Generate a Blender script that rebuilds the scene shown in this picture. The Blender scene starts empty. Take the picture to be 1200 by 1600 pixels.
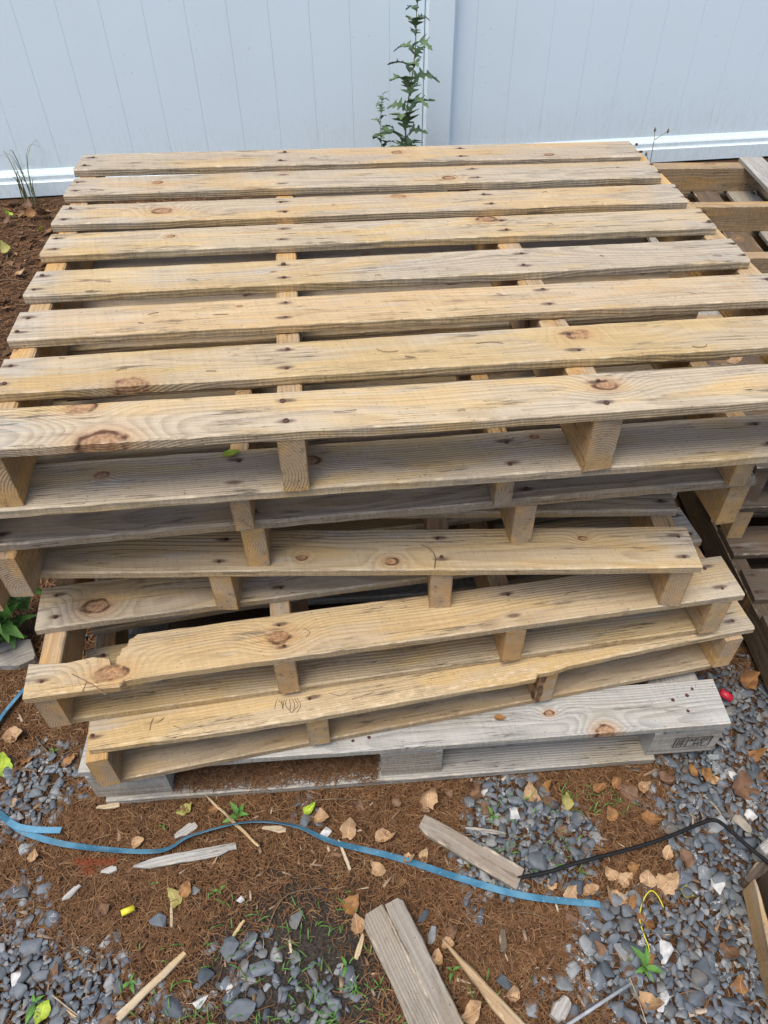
import bpy, bmesh, math, random
import numpy as np
from mathutils import Vector, Matrix, noise

# ------------------------------------------------------------------ camera, sky, sun, exposure
SC = bpy.context.scene
COL = SC.collection
F, CX, CY, H = 1150.0, 600.0, 800.0, 1.38          # focal length in photo pixels, image centre, eye height
_d = np.array([618 - CX, 1966 - CY, F]); _d /= np.linalg.norm(_d)
_up = -_d
_fy = np.array([0, 0, 1.0]); _fy = _fy - _up * (_fy @ _up); _fy /= np.linalg.norm(_fy)
_fx = np.cross(_fy, _up)
RW = np.stack([_fx, _fy, _up])                      # camera (x right, y down, z forward) -> world
cam_d = bpy.data.cameras.new('camera'); cam = bpy.data.objects.new('camera', cam_d); COL.objects.link(cam)
cam_d.sensor_fit = 'VERTICAL'; cam_d.sensor_height = 24; cam_d.lens = 24 * F / 1600
cam_d.clip_start = 0.01; cam_d.clip_end = 500
M4 = Matrix.Identity(4)
for i in range(3):
    M4[i][0] = RW[i, 0]; M4[i][1] = -RW[i, 1]; M4[i][2] = -RW[i, 2]
M4[2][3] = H
cam.matrix_world = M4
SC.camera = cam

SUN_EL, SUN_AZ = 70, -40       # degrees; high, azimuth from the camera's left and behind it
w = bpy.data.worlds.new('World'); SC.world = w; w.use_nodes = True
nt = w.node_tree; bg = nt.nodes['Background']
sky = nt.nodes.new('ShaderNodeTexSky'); sky.sky_type = 'NISHITA'; sky.sun_disc = False
sky.sun_elevation = math.radians(SUN_EL); sky.sun_rotation = math.radians(180 - SUN_AZ)
sky.air_density = 1.0; sky.dust_density = 3.0; sky.ozone_density = 0.6
nt.links.new(sky.outputs[0], bg.inputs[0]); bg.inputs[1].default_value = 0.14
sd = bpy.data.lights.new('sun', 'SUN'); sd.energy = 1.5; sd.angle = math.radians(30); sd.color = (1.0, 0.95, 0.80)
sun = bpy.data.objects.new('sun', sd); COL.objects.link(sun)
_e, _a = math.radians(SUN_EL), math.radians(SUN_AZ)
sdir = Vector((math.sin(_a) * math.cos(_e), -math.cos(_a) * math.cos(_e), math.sin(_e)))
sun.rotation_euler = sdir.to_track_quat('Z', 'Y').to_euler(); sun.location = sdir * 8
SC.view_settings.view_transform = 'Standard'; SC.view_settings.look = 'None'
SC.view_settings.gamma = 1; SC.view_settings.use_curve_mapping = False
SC.view_settings.exposure = 0.64

def at(px, py, z=0.0):
    d = RW @ np.array([px - CX, py - CY, F]); t = (z - H) / d[2]
    return Vector((d[0] * t, d[1] * t, z))
def atY(px, py, Y):
    d = RW @ np.array([px - CX, py - CY, F]); t = Y / d[1]
    return Vector((d[0] * t, Y, H + d[2] * t))

# ------------------------------------------------------------------ node helpers
class NT:
    def __init__(s, name):
        s.m = bpy.data.materials.new(name); s.m.use_nodes = True; s.t = s.m.node_tree
        s.b = s.t.nodes['Principled BSDF']
    def n(s, kind, **p):
        x = s.t.nodes.new(kind)
        for k, v in p.items(): setattr(x, k, v)
        return x
    def put(s, sock, v):
        if isinstance(v, bpy.types.NodeSocket): s.t.links.new(v, sock)
        elif isinstance(v, (tuple, list)) and len(v) == 3 and sock.type == 'RGBA': sock.default_value = (*v, 1)
        else: sock.default_value = v
    def m_(s, op, a, b=0.0, c=0.0, clamp=False):
        x = s.n('ShaderNodeMath', operation=op, use_clamp=clamp)
        s.put(x.inputs[0], a); s.put(x.inputs[1], b); s.put(x.inputs[2], c); return x.outputs[0]
    def v_(s, op, a, b=(0, 0, 0), out=0):
        x = s.n('ShaderNodeVectorMath', operation=op)
        s.put(x.inputs[0], a); s.put(x.inputs[1], b); return x.outputs[out]
    def sep(s, v):
        x = s.n('ShaderNodeSeparateXYZ'); s.put(x.inputs[0], v); return x.outputs
    def comb(s, a, b, c):
        x = s.n('ShaderNodeCombineXYZ')
        for i, q in enumerate((a, b, c)): s.put(x.inputs[i], q)
        return x.outputs[0]
    def noise(s, v, scale, detail=2.0, rough=0.5):
        x = s.n('ShaderNodeTexNoise'); s.put(x.inputs['Vector'], v)
        x.inputs['Scale'].default_value = scale; x.inputs['Detail'].default_value = detail
        x.inputs['Roughness'].default_value = rough; return x.outputs[0]
    def map(s, v, a, b, c=0.0, d=1.0, smooth=True):
        x = s.n('ShaderNodeMapRange'); x.interpolation_type = 'SMOOTHSTEP' if smooth else 'LINEAR'
        s.put(x.inputs[0], v)
        for i, q in enumerate((a, b, c, d)): s.put(x.inputs[i + 1], q)
        return x.outputs[0]
    def mix(s, f, a, b, mode='MIX'):
        x = s.n('ShaderNodeMix', data_type='RGBA', blend_type=mode)
        s.put(x.inputs[0], f); s.put(x.inputs[6], a); s.put(x.inputs[7], b); return x.outputs[2]
    def bump(s, h, strength, dist):
        x = s.n('ShaderNodeBump'); x.inputs['Strength'].default_value = strength
        x.inputs['Distance'].default_value = dist; s.put(x.inputs['Height'], h)
        s.t.links.new(x.outputs[0], s.b.inputs['Normal'])
    def attr(s, name):
        x = s.n('ShaderNodeAttribute', attribute_type='OBJECT', attribute_name=name); return x
    def fin(s, col, rough=0.8, spec=0.3):
        s.put(s.b.inputs['Base Color'], col); s.put(s.b.inputs['Roughness'], rough)
        s.b.inputs['Specular IOR Level'].default_value = spec; return s.m

def wood_material(name, early, late, greycol, ringfreq=230.0, grey0=0.0):
    """Solid pine: growth rings run through the board, bend round its knots; greyed, stained, checked."""
    s = NT(name)
    P = s.n('ShaderNodeTexCoord').outputs['Object']
    rnd = s.n('ShaderNodeObjectInfo').outputs['Random']
    off = s.v_('SCALE', (17.3, 9.1, 23.7)); off.node.inputs[3].default_value = 1.0; s.put(off.node.inputs[3], rnd)
    X, Y, Z = s.sep(P)
    tone = s.attr('tone').outputs['Vector']; TG, TD, TW = s.sep(tone)     # grey, dirt and painted shade, warmth
    # slow drift of the pith along the board
    drift = s.noise(s.v_('ADD', s.comb(s.m_('MULTIPLY', X, 1.0), 0, 0), off), 1.7, 2.0)
    drift2 = s.noise(s.v_('ADD', s.v_('MULTIPLY', P, (1.2, 9, 9)), off), 1.6, 2.0)
    yo = s.m_('MULTIPLY_ADD', s.m_('FRACT', s.m_('MULTIPLY', rnd, 7.77)), 0.12, -0.06)
    zo = s.m_('MULTIPLY_ADD', s.m_('FRACT', s.m_('MULTIPLY', rnd, 31.7)), 0.05, 0.012)
    yy = s.m_('ADD', Y, yo); zz = s.m_('ADD', Z, s.m_('MULTIPLY_ADD', drift, 0.05, zo))
    R = s.m_('SQRT', s.m_('ADD', s.m_('MULTIPLY', yy, yy), s.m_('MULTIPLY', zz, zz)))
    R = s.m_('ADD', R, s.m_('MULTIPLY', drift2, 0.0045))
    knotcore = 0.0; halo = 0.0; ringk = 0.0
    for k in ('k1', 'k2', 'k3'):
        kv = s.attr(k).outputs['Vector']; kx, ky, kr = s.sep(kv)
        dx = s.m_('SUBTRACT', X, kx); dy = s.m_('SUBTRACT', Y, ky)
        wob = s.m_('MULTIPLY_ADD', s.noise(s.v_('ADD', P, off), 60.0, 2.0), 0.7, 0.65)
        d0 = s.m_('SQRT', s.m_('ADD', s.m_('MULTIPLY', s.m_('MULTIPLY', dx, dx), 0.42), s.m_('MULTIPLY', dy, dy)))
        d = s.m_('MULTIPLY', d0, wob)
        r = s.m_('MAXIMUM', kr, 0.00001)
        u = s.m_('DIVIDE', d, r); u0 = s.m_('DIVIDE', d0, r)
        core = s.map(u, 0.75, 1.0, 1.0, 0.0)
        on = s.m_('GREATER_THAN', kr, 0.001)
        knotcore = s.m_('MAXIMUM', knotcore, s.m_('MULTIPLY', core, on))
        ring = s.m_('MULTIPLY', s.map(u, 0.62, 0.9, 0.0, 1.0), s.map(u, 0.95, 1.3, 1.0, 0.0))
        ringk = s.m_('MAXIMUM', ringk, s.m_('MULTIPLY', ring, on))
        g = s.m_('POWER', 2.718, s.m_('MULTIPLY', s.m_('MULTIPLY', u0, u0), -0.16))
        halo = s.m_('MAXIMUM', halo, s.m_('MULTIPLY', g, on))
        # rings swerve round the knot and turn concentric inside it
        ugly = s.m_('MULTIPLY', s.m_('MULTIPLY', g, s.m_('MULTIPLY', r, 1.7)), on)
        R = s.m_('ADD', R, ugly)
    ph = s.m_('FRACT', s.m_('MULTIPLY', R, ringfreq))
    late_m = s.m_('MULTIPLY', s.map(ph, 0.2, 0.80, 0.0, 1.0), s.map(ph, 0.86, 1.0, 1.0, 0.0))
    amp = s.map(s.noise(s.v_('ADD', s.v_('MULTIPLY', P, (1.5, 16, 16)), off), 2.0, 2.0), 0.3, 0.7, 0.08, 0.50)
    col = s.mix(s.m_('MULTIPLY', late_m, amp), early, late)
    fib = s.noise(s.v_('ADD', s.v_('MULTIPLY', P, (7, 420, 420)), off), 1.0, 3.0, 0.65)
    blot = s.noise(s.v_('ADD', s.v_('MULTIPLY', P, (2.2, 12, 12)), off), 1.5, 4.0, 0.6)
    blot2 = s.noise(s.v_('ADD', s.v_('MULTIPLY', P, (1.5, 7, 7)), s.v_('SCALE', off, (0, 0, 0))), 2.3, 3.0, 0.55)
    bri = s.m_('MULTIPLY_ADD', s.m_('FRACT', s.m_('MULTIPLY', rnd, 53.1)), 0.20, 0.90)
    col = s.mix(1.0, col, s.comb(bri, bri, s.m_('MULTIPLY', bri, s.m_('MULTIPLY_ADD', s.m_('FRACT', s.m_('MULTIPLY', rnd, 11.3)), 0.16, 0.90))), 'MULTIPLY')
    # warm resin-rich zones and pale dry zones
    col = s.mix(s.m_('MULTIPLY', s.map(blot, 0.48, 0.75), s.m_('MULTIPLY_ADD', TW, 0.7, 0.14)), col, (0.575, 0.365, 0.165), 'MIX')
    col = s.mix(s.map(blot, 0.25, 0.5, 0.45, 0.0), col, (0.71, 0.57, 0.36))
    col = s.mix(1.0, col, s.mix(fib, (0.62, 0.60, 0.57), (1.28, 1.28, 1.26)), 'MULTIPLY')
    # greying by weather
    gfac = s.m_('ADD', s.m_('MULTIPLY', s.map(s.m_('ADD', blot2, s.m_('MULTIPLY', fib, 0.12)), 0.43, 0.61), 0.78), s.m_('MULTIPLY_ADD', TG, 0.9, grey0 - 0.22))
    EL, EA, EB = s.sep(s.attr('ends').outputs['Vector'])
    ex = s.m_('MINIMUM', X, s.m_('SUBTRACT', EL, X))
    gfac = s.m_('ADD', gfac, s.m_('MULTIPLY', EA, s.map(s.m_('ADD', ex, s.m_('MULTIPLY_ADD', blot, 0.06, -0.03)), 0.025, 0.075, 1.0, 0.0)))
    gfac = s.m_('ADD', gfac, 0.0, clamp=True)
    gtex = s.mix(late_m, greycol, tuple(c * 0.78 for c in greycol))
    gtex = s.mix(1.0, gtex, s.mix(fib, (0.58, 0.57, 0.56), (1.36, 1.36, 1.36)), 'MULTIPLY')
    col = s.mix(gfac, col, gtex)
    # blue stain
    bs = s.noise(s.v_('ADD', s.v_('MULTIPLY', P, (3.0, 16, 16)), off), 2.1, 3.0, 0.6)
    col = s.mix(s.map(bs, 0.58, 0.74, 0.0, 0.45), col, (0.42, 0.41, 0.39))
    # halo and knot
    col = s.mix(s.map(halo, 0.35, 0.98, 0.0, 0.55), col, (0.50, 0.28, 0.12))
    kn = s.noise(s.v_('ADD', P, off), 190.0, 3.0)
    col = s.mix(s.m_('MULTIPLY', knotcore, 0.72), col, s.mix(s.map(kn, .35, .65), (0.22, 0.10, 0.05), (0.44, 0.26, 0.14)))
    col = s.mix(s.m_('MULTIPLY', ringk, s.map(s.noise(s.v_('ADD', P, off), 45.0, 2.0), .38, .62, .12, .95)), col, (0.085, 0.035, 0.02))
    # sooty mould that follows the fibre, dirt, and shade painted on inner boards
    md = s.noise(s.v_('ADD', s.v_('MULTIPLY', P, (14, 90, 90)), off), 1.0, 5.0, 0.7)
    mz = s.noise(s.v_('ADD', s.v_('MULTIPLY', P, (2, 9, 9)), off), 3.1, 2.0)
    mm = s.m_('MULTIPLY', s.map(md, 0.53, 0.70), s.map(s.m_('ADD', mz, s.m_('MULTIPLY', TD, 0.35)), 0.42, 0.66))
    col = s.mix(s.m_('MULTIPLY', mm, 0.75), col, (0.075, 0.062, 0.05))
    col = s.mix(s.m_('MULTIPLY', TD, 0.62), col, s.mix(md, (0.13, 0.085, 0.05), (0.26, 0.19, 0.125)))
    sp = s.noise(s.v_('ADD', P, off), 260.0, 1.0)
    col = s.mix(s.map(sp, 0.70, 0.74, 0.0, 0.6), col, (0.10, 0.06, 0.035))
    # pale frayed arrises and saw marks on the sawn faces
    ew = s.m_('SUBTRACT', s.m_('MULTIPLY', EB, 0.5), s.m_('ABSOLUTE', Y))
    fr = s.noise(s.v_('ADD', s.v_('MULTIPLY', P, (55, 140, 140)), off), 1.0, 3.0, 0.6)
    em = s.m_('MULTIPLY', s.map(ew, 0.0002, 0.0042, 1.0, 0.0), s.map(Z, -0.006, -0.0015, 0.0, 1.0))
    col = s.mix(s.m_('MULTIPLY', em, s.map(fr, 0.45, 0.70, 0.0, 0.5)), col, (0.78, 0.64, 0.44))
    sidef = s.m_('MULTIPLY', s.map(ew, 0.0012, 0.0028, 1.0, 0.0), s.map(Z, -0.0035, -0.002, 1.0, 0.0))
    sm = s.noise(s.v_('ADD', s.v_('MULTIPLY', P, (330, 20, 60)), off), 1.0, 2.0, 0.5)
    col = s.mix(sidef, col, s.mix(1.0, col, s.mix(sm, (0.52, 0.49, 0.44), (1.22, 1.18, 1.10)), 'MULTIPLY'))
    sm2 = s.noise(s.v_('ADD', s.v_('MULTIPLY', s.v_('ADD', P, s.comb(s.m_('MULTIPLY', Y, 0.25), 0, 0)), (190, 8, 8)), off), 1.0, 1.0, 0.5)
    col = s.mix(1.0, col, s.mix(sm2, (0.90, 0.90, 0.90), (1.08, 1.08, 1.08)), 'MULTIPLY')
    # checks: hairline cracks along the grain
    ck = s.noise(s.v_('ADD', s.v_('MULTIPLY', P, (2.6, 130, 130)), off), 1.0, 2.0, 0.5)
    ckm = s.m_('MULTIPLY', s.map(s.m_('ABSOLUTE', s.m_('SUBTRACT', ck, 0.5)), 0.0, 0.006, 1.0, 0.0), s.map(mz, 0.50, 0.62))
    col = s.mix(s.m_('MULTIPLY', ckm, 0.75), col, (0.06, 0.035, 0.02))
    # rust stain round the nails
    na = s.attr('na').outputs['Vector']; nb = s.attr('nb').outputs['Vector']
    a1, a2, a3 = s.sep(na); a4, ny, non = s.sep(nb)
    dyn = s.m_('ABSOLUTE', s.m_('SUBTRACT', s.m_('ABSOLUTE', Y), ny)); best = 9.0
    for q in (a1, a2, a3, a4): best = s.m_('MINIMUM', best, s.m_('ABSOLUTE', s.m_('SUBTRACT', X, q)))
    dn = s.m_('SQRT', s.m_('ADD', s.m_('MULTIPLY', s.m_('MULTIPLY', best, best), 0.12), s.m_('MULTIPLY', dyn, dyn)))
    dn = s.m_('MULTIPLY_ADD', s.m_('SUBTRACT', md, 0.5), 0.006, dn)
    col = s.mix(s.m_('MULTIPLY', s.map(dn, 0.0018, 0.0065, 0.8, 0.0), non), col, (0.085, 0.05, 0.04))
    h = s.m_('ADD', s.m_('MULTIPLY', fib, 0.6), s.m_('MULTIPLY', late_m, 0.35))
    h = s.m_('SUBTRACT', h, s.m_('MULTIPLY', ckm, 2.0)); h = s.m_('SUBTRACT', h, s.m_('MULTIPLY', ringk, 0.8))
    s.bump(h, 0.8, 0.0016)
    return s.fin(col, s.map(fib, 0.2, 0.8, 0.72, 0.9), 0.25)

PINE = wood_material('pine_lumber', (0.58, 0.425, 0.235), (0.43, 0.28, 0.14), (0.50, 0.43, 0.335), 260.0)
PINE2 = wood_material('pine_stringer', (0.60, 0.38, 0.17), (0.41, 0.225, 0.09), (0.40, 0.33, 0.25), 240.0)
GREY = wood_material('grey_lumber', (0.38, 0.345, 0.30), (0.24, 0.205, 0.17), (0.465, 0.455, 0.43), 260.0, 0.42)
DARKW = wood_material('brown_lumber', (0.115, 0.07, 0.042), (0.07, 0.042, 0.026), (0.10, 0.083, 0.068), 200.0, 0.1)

def island_mat(name, cols, rough=0.8, vein=None, scale=120.0, spec=0.3, bump=0.0, tr=0.0):
    s = NT(name); g = s.n('ShaderNodeNewGeometry'); P = s.n('ShaderNodeTexCoord').outputs['Object']
    r = s.n('ShaderNodeValToRGB'); s.put(r.inputs[0], g.outputs['Random Per Island'])
    el = r.color_ramp.elements
    while len(el) < len(cols): el.new(0.5)
    for i, c in enumerate(cols): el[i].position = i / max(1, len(cols) - 1); el[i].color = (*c, 1)
    nz = s.noise(P, scale, 4.0, 0.6)
    col = s.mix(1.0, r.outputs[0], s.mix(nz, (0.6, 0.6, 0.6), (1.4, 1.4, 1.4)), 'MULTIPLY')
    if vein:
        v = s.noise(P, 38.0, 3.0); v2 = s.noise(P, 17.0, 1.0)
        col = s.mix(s.m_('MULTIPLY', s.map(s.m_('ABSOLUTE', s.m_('SUBTRACT', v, 0.5)), 0.0, 0.012, 0.8, 0.0), s.map(v2, 0.52, 0.62)), col, vein)
        dn = s.noise(P, 30.0, 3.0); col = s.mix(s.map(dn, 0.55, 0.75, 0, 0.45), col, (0.20, 0.15, 0.10))
    if bump: s.bump(nz, 0.5, bump)
    if tr: s.b.inputs['Subsurface Weight'].default_value = 0
    return s.fin(col, rough, spec)

def plain(name, c, rough=0.6, c2=None, scale=40.0, spec=0.3, bump=0.0, stretch=(1, 1, 1), metal=0.0):
    s = NT(name); P = s.n('ShaderNodeTexCoord').outputs['Object']
    nz = s.noise(s.v_('MULTIPLY', P, stretch), scale, 4.0, 0.6)
    if c2 is None: c2 = tuple(q * 0.7 for q in c)
    if bump: s.bump(nz, 0.5, bump)
    s.b.inputs['Metallic'].default_value = metal
    return s.fin(s.mix(s.map(nz, 0.3, 0.7), c, c2), rough, spec)

def leaf_mat(name, a, b, spot):
    s = NT(name); P = s.n('ShaderNodeTexCoord').outputs['Object']; rnd = s.n('ShaderNodeObjectInfo').outputs['Random']
    off = s.comb(rnd, s.m_('MULTIPLY', rnd, 7.0), 0)
    X, Y, Z = s.sep(P)
    n1 = s.noise(s.v_('ADD', P, off), 60.0, 4.0, 0.6); n2 = s.noise(s.v_('ADD', P, off), 180.0, 3.0)
    col = s.mix(s.map(n1, 0.35, 0.65), a, b)
    col = s.mix(s.map(n2, 0.6, 0.72, 0, 0.7), col, spot)
    vy = s.m_('ABSOLUTE', Y)
    vein = s.m_('ABSOLUTE', s.m_('SUBTRACT', s.m_('FRACT', s.m_('MULTIPLY', s.m_('SUBTRACT', X, s.m_('MULTIPLY', vy, 0.8)), 190.0)), 0.5))
    vm = s.m_('MAXIMUM', s.map(vein, 0.0, 0.10, 0.4, 0.0), s.map(vy, 0.0002, 0.0009, 0.7, 0.0))
    col = s.mix(vm, col, tuple(min(1, q * 1.5) for q in a))
    s.bump(s.m_('ADD', n1, vm), 0.4, 0.001)
    return s.fin(col, 0.6, 0.35)

M = dict(
    stone=island_mat('slate_gravel', [(0.062, 0.074, 0.09), (0.125, 0.145, 0.17), (0.085, 0.10, 0.12), (0.15, 0.168, 0.188), (0.068, 0.082, 0.10), (0.105, 0.11, 0.112), (0.25, 0.26, 0.265), (0.10, 0.12, 0.142)], 0.62, (0.62, 0.62, 0.6), 90.0, 0.4, 0.002),
    quartz=plain('white_quartz', (0.62, 0.61, 0.59), 0.6, (0.34, 0.34, 0.34), 70.0, 0.5, 0.002),
    tanstone=plain('tan_stone', (0.42, 0.36, 0.28), 0.8, (0.30, 0.27, 0.23), 60.0, 0.3, 0.002),
    needle=island_mat('pine_needle_litter', [(0.095, 0.042, 0.018), (0.185, 0.088, 0.036), (0.12, 0.055, 0.022), (0.27, 0.155, 0.075), (0.065, 0.032, 0.015), (0.155, 0.072, 0.028)], 0.75, None, 60.0),
    chip=island_mat('wood_crumbs', [(0.42, 0.29, 0.17), (0.22, 0.13, 0.075), (0.55, 0.45, 0.33), (0.17, 0.09, 0.05), (0.33, 0.25, 0.18)], 0.85, None, 200.0),
    nail=plain('rusty_nail', (0.07, 0.045, 0.04), 0.6, (0.14, 0.06, 0.04), 400.0, 0.4, metal=0.4),
    vinyl=None, strap=None,
    leaf_tan=leaf_mat('leaf_tan', (0.44, 0.29, 0.16), (0.31, 0.185, 0.10), (0.16, 0.085, 0.045)),
    leaf_brown=leaf_mat('leaf_brown', (0.18, 0.10, 0.055), (0.105, 0.056, 0.033), (0.08, 0.04, 0.025)),
    leaf_orange=leaf_mat('leaf_orange', (0.30, 0.15, 0.05), (0.17, 0.08, 0.034), (0.12, 0.055, 0.03)),
    leaf_olive=leaf_mat('leaf_olive', (0.33, 0.34, 0.085), (0.30, 0.22, 0.09), (0.16, 0.11, 0.04)),
    leaf_yellow=leaf_mat('leaf_yellow', (0.40, 0.47, 0.05), (0.22, 0.36, 0.04), (0.16, 0.16, 0.03)),
    leaf_green=leaf_mat('leaf_green', (0.10, 0.23, 0.04), (0.065, 0.16, 0.032), (0.12, 0.18, 0.04)),
    leaf_dull=leaf_mat('leaf_dull', (0.12, 0.19, 0.085), (0.08, 0.135, 0.062), (0.13, 0.12, 0.05)),
    stem=plain('green_stem', (0.13, 0.19, 0.075), 0.6, (0.16, 0.13, 0.07), 60.0),
    dry=plain('dry_stem', (0.23, 0.16, 0.095), 0.8, (0.12, 0.08, 0.05), 80.0),
    pale=plain('pale_stem', (0.46, 0.38, 0.27), 0.8, (0.33, 0.26, 0.18), 80.0),
    black=plain('black_rubber', (0.008, 0.008, 0.009), 0.7, (0.014, 0.014, 0.015), 90.0, 0.25),
    yellow=plain('yellow_plastic', (0.72, 0.66, 0.03), 0.4, (0.6, 0.52, 0.04), 80.0, 0.5),
    red=plain('red_plastic', (0.55, 0.02, 0.045), 0.4, (0.4, 0.02, 0.04), 80.0, 0.5),
    rust=plain('rust_red_crumbs', (0.33, 0.085, 0.03), 0.9, (0.22, 0.06, 0.03), 200.0),
    ink=plain('black_ink', (0.022, 0.02, 0.02), 0.8, (0.05, 0.045, 0.04), 300.0),
    rod=plain('grey_plastic_rod', (0.36, 0.38, 0.40), 0.5, (0.25, 0.26, 0.28), 60.0, 0.4),
)
def vinyl():
    s = NT('white_vinyl'); P = s.n('ShaderNodeNewGeometry').outputs['Position']; X, Y, Z = s.sep(P)
    n1 = s.noise(P, 2.2, 5.0, 0.6); n2 = s.noise(s.v_('MULTIPLY', P, (30, 30, 6)), 3.0, 3.0, 0.7); n3 = s.noise(P, 90.0, 2.0)
    low = s.map(s.m_('ADD', Z, s.m_('MULTIPLY', n1, 0.3)), 0.12, 0.55, 1.0, 0.0)
    col = s.mix(s.m_('MULTIPLY', low, s.map(n2, 0.42, 0.7, 0.08, 0.42)), (0.77, 0.885, 0.95), (0.52, 0.60, 0.50))
    col = s.mix(s.map(n1, 0.45, 0.75, 0.0, 0.10), col, (0.62, 0.66, 0.62))
    col = s.mix(s.map(n3, 0.72, 0.76, 0.0, 0.35), col, (0.35, 0.33, 0.28))
    s.bump(s.noise(P, 3.0, 2.0), 0.12, 0.01)
    return s.fin(col, 0.38, 0.5)
M['vinyl'] = vinyl()
def strap():
    s = NT('blue_strapping'); P = s.n('ShaderNodeTexCoord').outputs['Object']
    n1 = s.noise(P, 14.0, 3.0); n2 = s.noise(P, 160.0, 3.0)
    col = s.mix(s.map(n1, 0.4, 0.65), (0.045, 0.165, 0.27), (0.12, 0.30, 0.44))
    col = s.mix(s.map(n2, 0.62, 0.7, 0, 0.5), col, (0.35, 0.45, 0.50))
    n3 = s.noise(P, 35.0, 4.0, 0.7); col = s.mix(s.map(n3, 0.52, 0.72, 0, 0.55), col, (0.16, 0.17, 0.16))
    s.bump(n2, 0.3, 0.001)
    return s.fin(col, 0.5, 0.4)
M['strap'] = strap()

# ------------------------------------------------------------------ object helpers
def tag(o, label=None, cat=None, group=None, kind=None):
    if label: o['label'] = label
    if cat: o['category'] = cat
    if group: o['group'] = group
    if kind: o['kind'] = kind
    return o
def link_mesh(name, verts, faces, mat, parent=None, loc=(0, 0, 0), rot=(0, 0, 0), smooth=False):
    me = bpy.data.meshes.new(name); me.from_pydata([tuple(v) for v in verts], [], faces); me.update()
    if smooth: me.polygons.foreach_set('use_smooth', [True] * len(me.polygons))
    if mat: me.materials.append(mat)
    o = bpy.data.objects.new(name, me); COL.objects.link(o); o.parent = parent
    o.location = loc; o.rotation_euler = rot
    return o
def empty(name, loc, rz=0.0):
    o = bpy.data.objects.new(name, None); COL.objects.link(o); o.empty_display_size = 0.1
    o.location = loc; o.rotation_euler = (0, 0, rz); return o
def np_mesh(name, V, Fc, mat, parent=None):
    """V (n,3), Fc (m,3) triangles"""
    me = bpy.data.meshes.new(name); me.vertices.add(len(V)); me.vertices.foreach_set('co', V.astype(np.float32).ravel())
    me.loops.add(Fc.size); me.loops.foreach_set('vertex_index', Fc.astype(np.int32).ravel())
    me.polygons.add(len(Fc)); me.polygons.foreach_set('loop_start', np.arange(0, Fc.size, 3, dtype=np.int32))
    me.update(calc_edges=True); me.validate()
    me.materials.append(mat)
    o = bpy.data.objects.new(name, me); COL.objects.link(o); o.parent = parent
    return o
def tube(pts, rad, seg=6, closed=True):
    """verts, faces of a tube along pts; rad is a number or a list"""
    V, Fc = [], []; n = len(pts); pts = [Vector(p) for p in pts]
    if not hasattr(rad, '__len__'): rad = [rad] * n
    up = Vector((0.13, 0.21, 1)).normalized()
    for i, p in enumerate(pts):
        t = (pts[min(i + 1, n - 1)] - pts[max(i - 1, 0)]).normalized()
        a = t.cross(up if abs(t.dot(up)) < 0.95 else Vector((1, 0.1, 0))).normalized(); b = a.cross(t)
        for k in range(seg):
            an = 2 * math.pi * k / seg
            V.append(p + (a * math.cos(an) + b * math.sin(an)) * rad[i])
    for i in range(n - 1):
        for k in range(seg):
            k2 = (k + 1) % seg
            Fc.append((i * seg + k, i * seg + k2, (i + 1) * seg + k2, (i + 1) * seg + k))
    Fc.append(tuple(range(seg))[::-1]); Fc.append(tuple((n - 1) * seg + k for k in range(seg)))
    return V, Fc
def spline(pts, n=8):
    """Catmull-Rom through points"""
    P = [Vector(p) for p in pts]; P = [P[0] * 2 - P[1]] + P + [P[-1] * 2 - P[-2]]; out = []
    for i in range(1, len(P) - 2):
        for k in range(n):
            t = k / n; a, b, c, d = P[i - 1:i + 3]
            out.append(0.5 * ((2 * b) + (c - a) * t + (2 * a - 5 * b + 4 * c - d) * t * t + (3 * b - a - 3 * c + d) * t ** 3))
    out.append(P[-2]); return out

def gh(x, y):      # height of the ground
    v = 0.010 * noise.noise(Vector((x * 2.3, y * 2.3, 1.7))) + 0.004 * noise.noise(Vector((x * 9, y * 9, 5.1)))
    return v - 0.006

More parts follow.
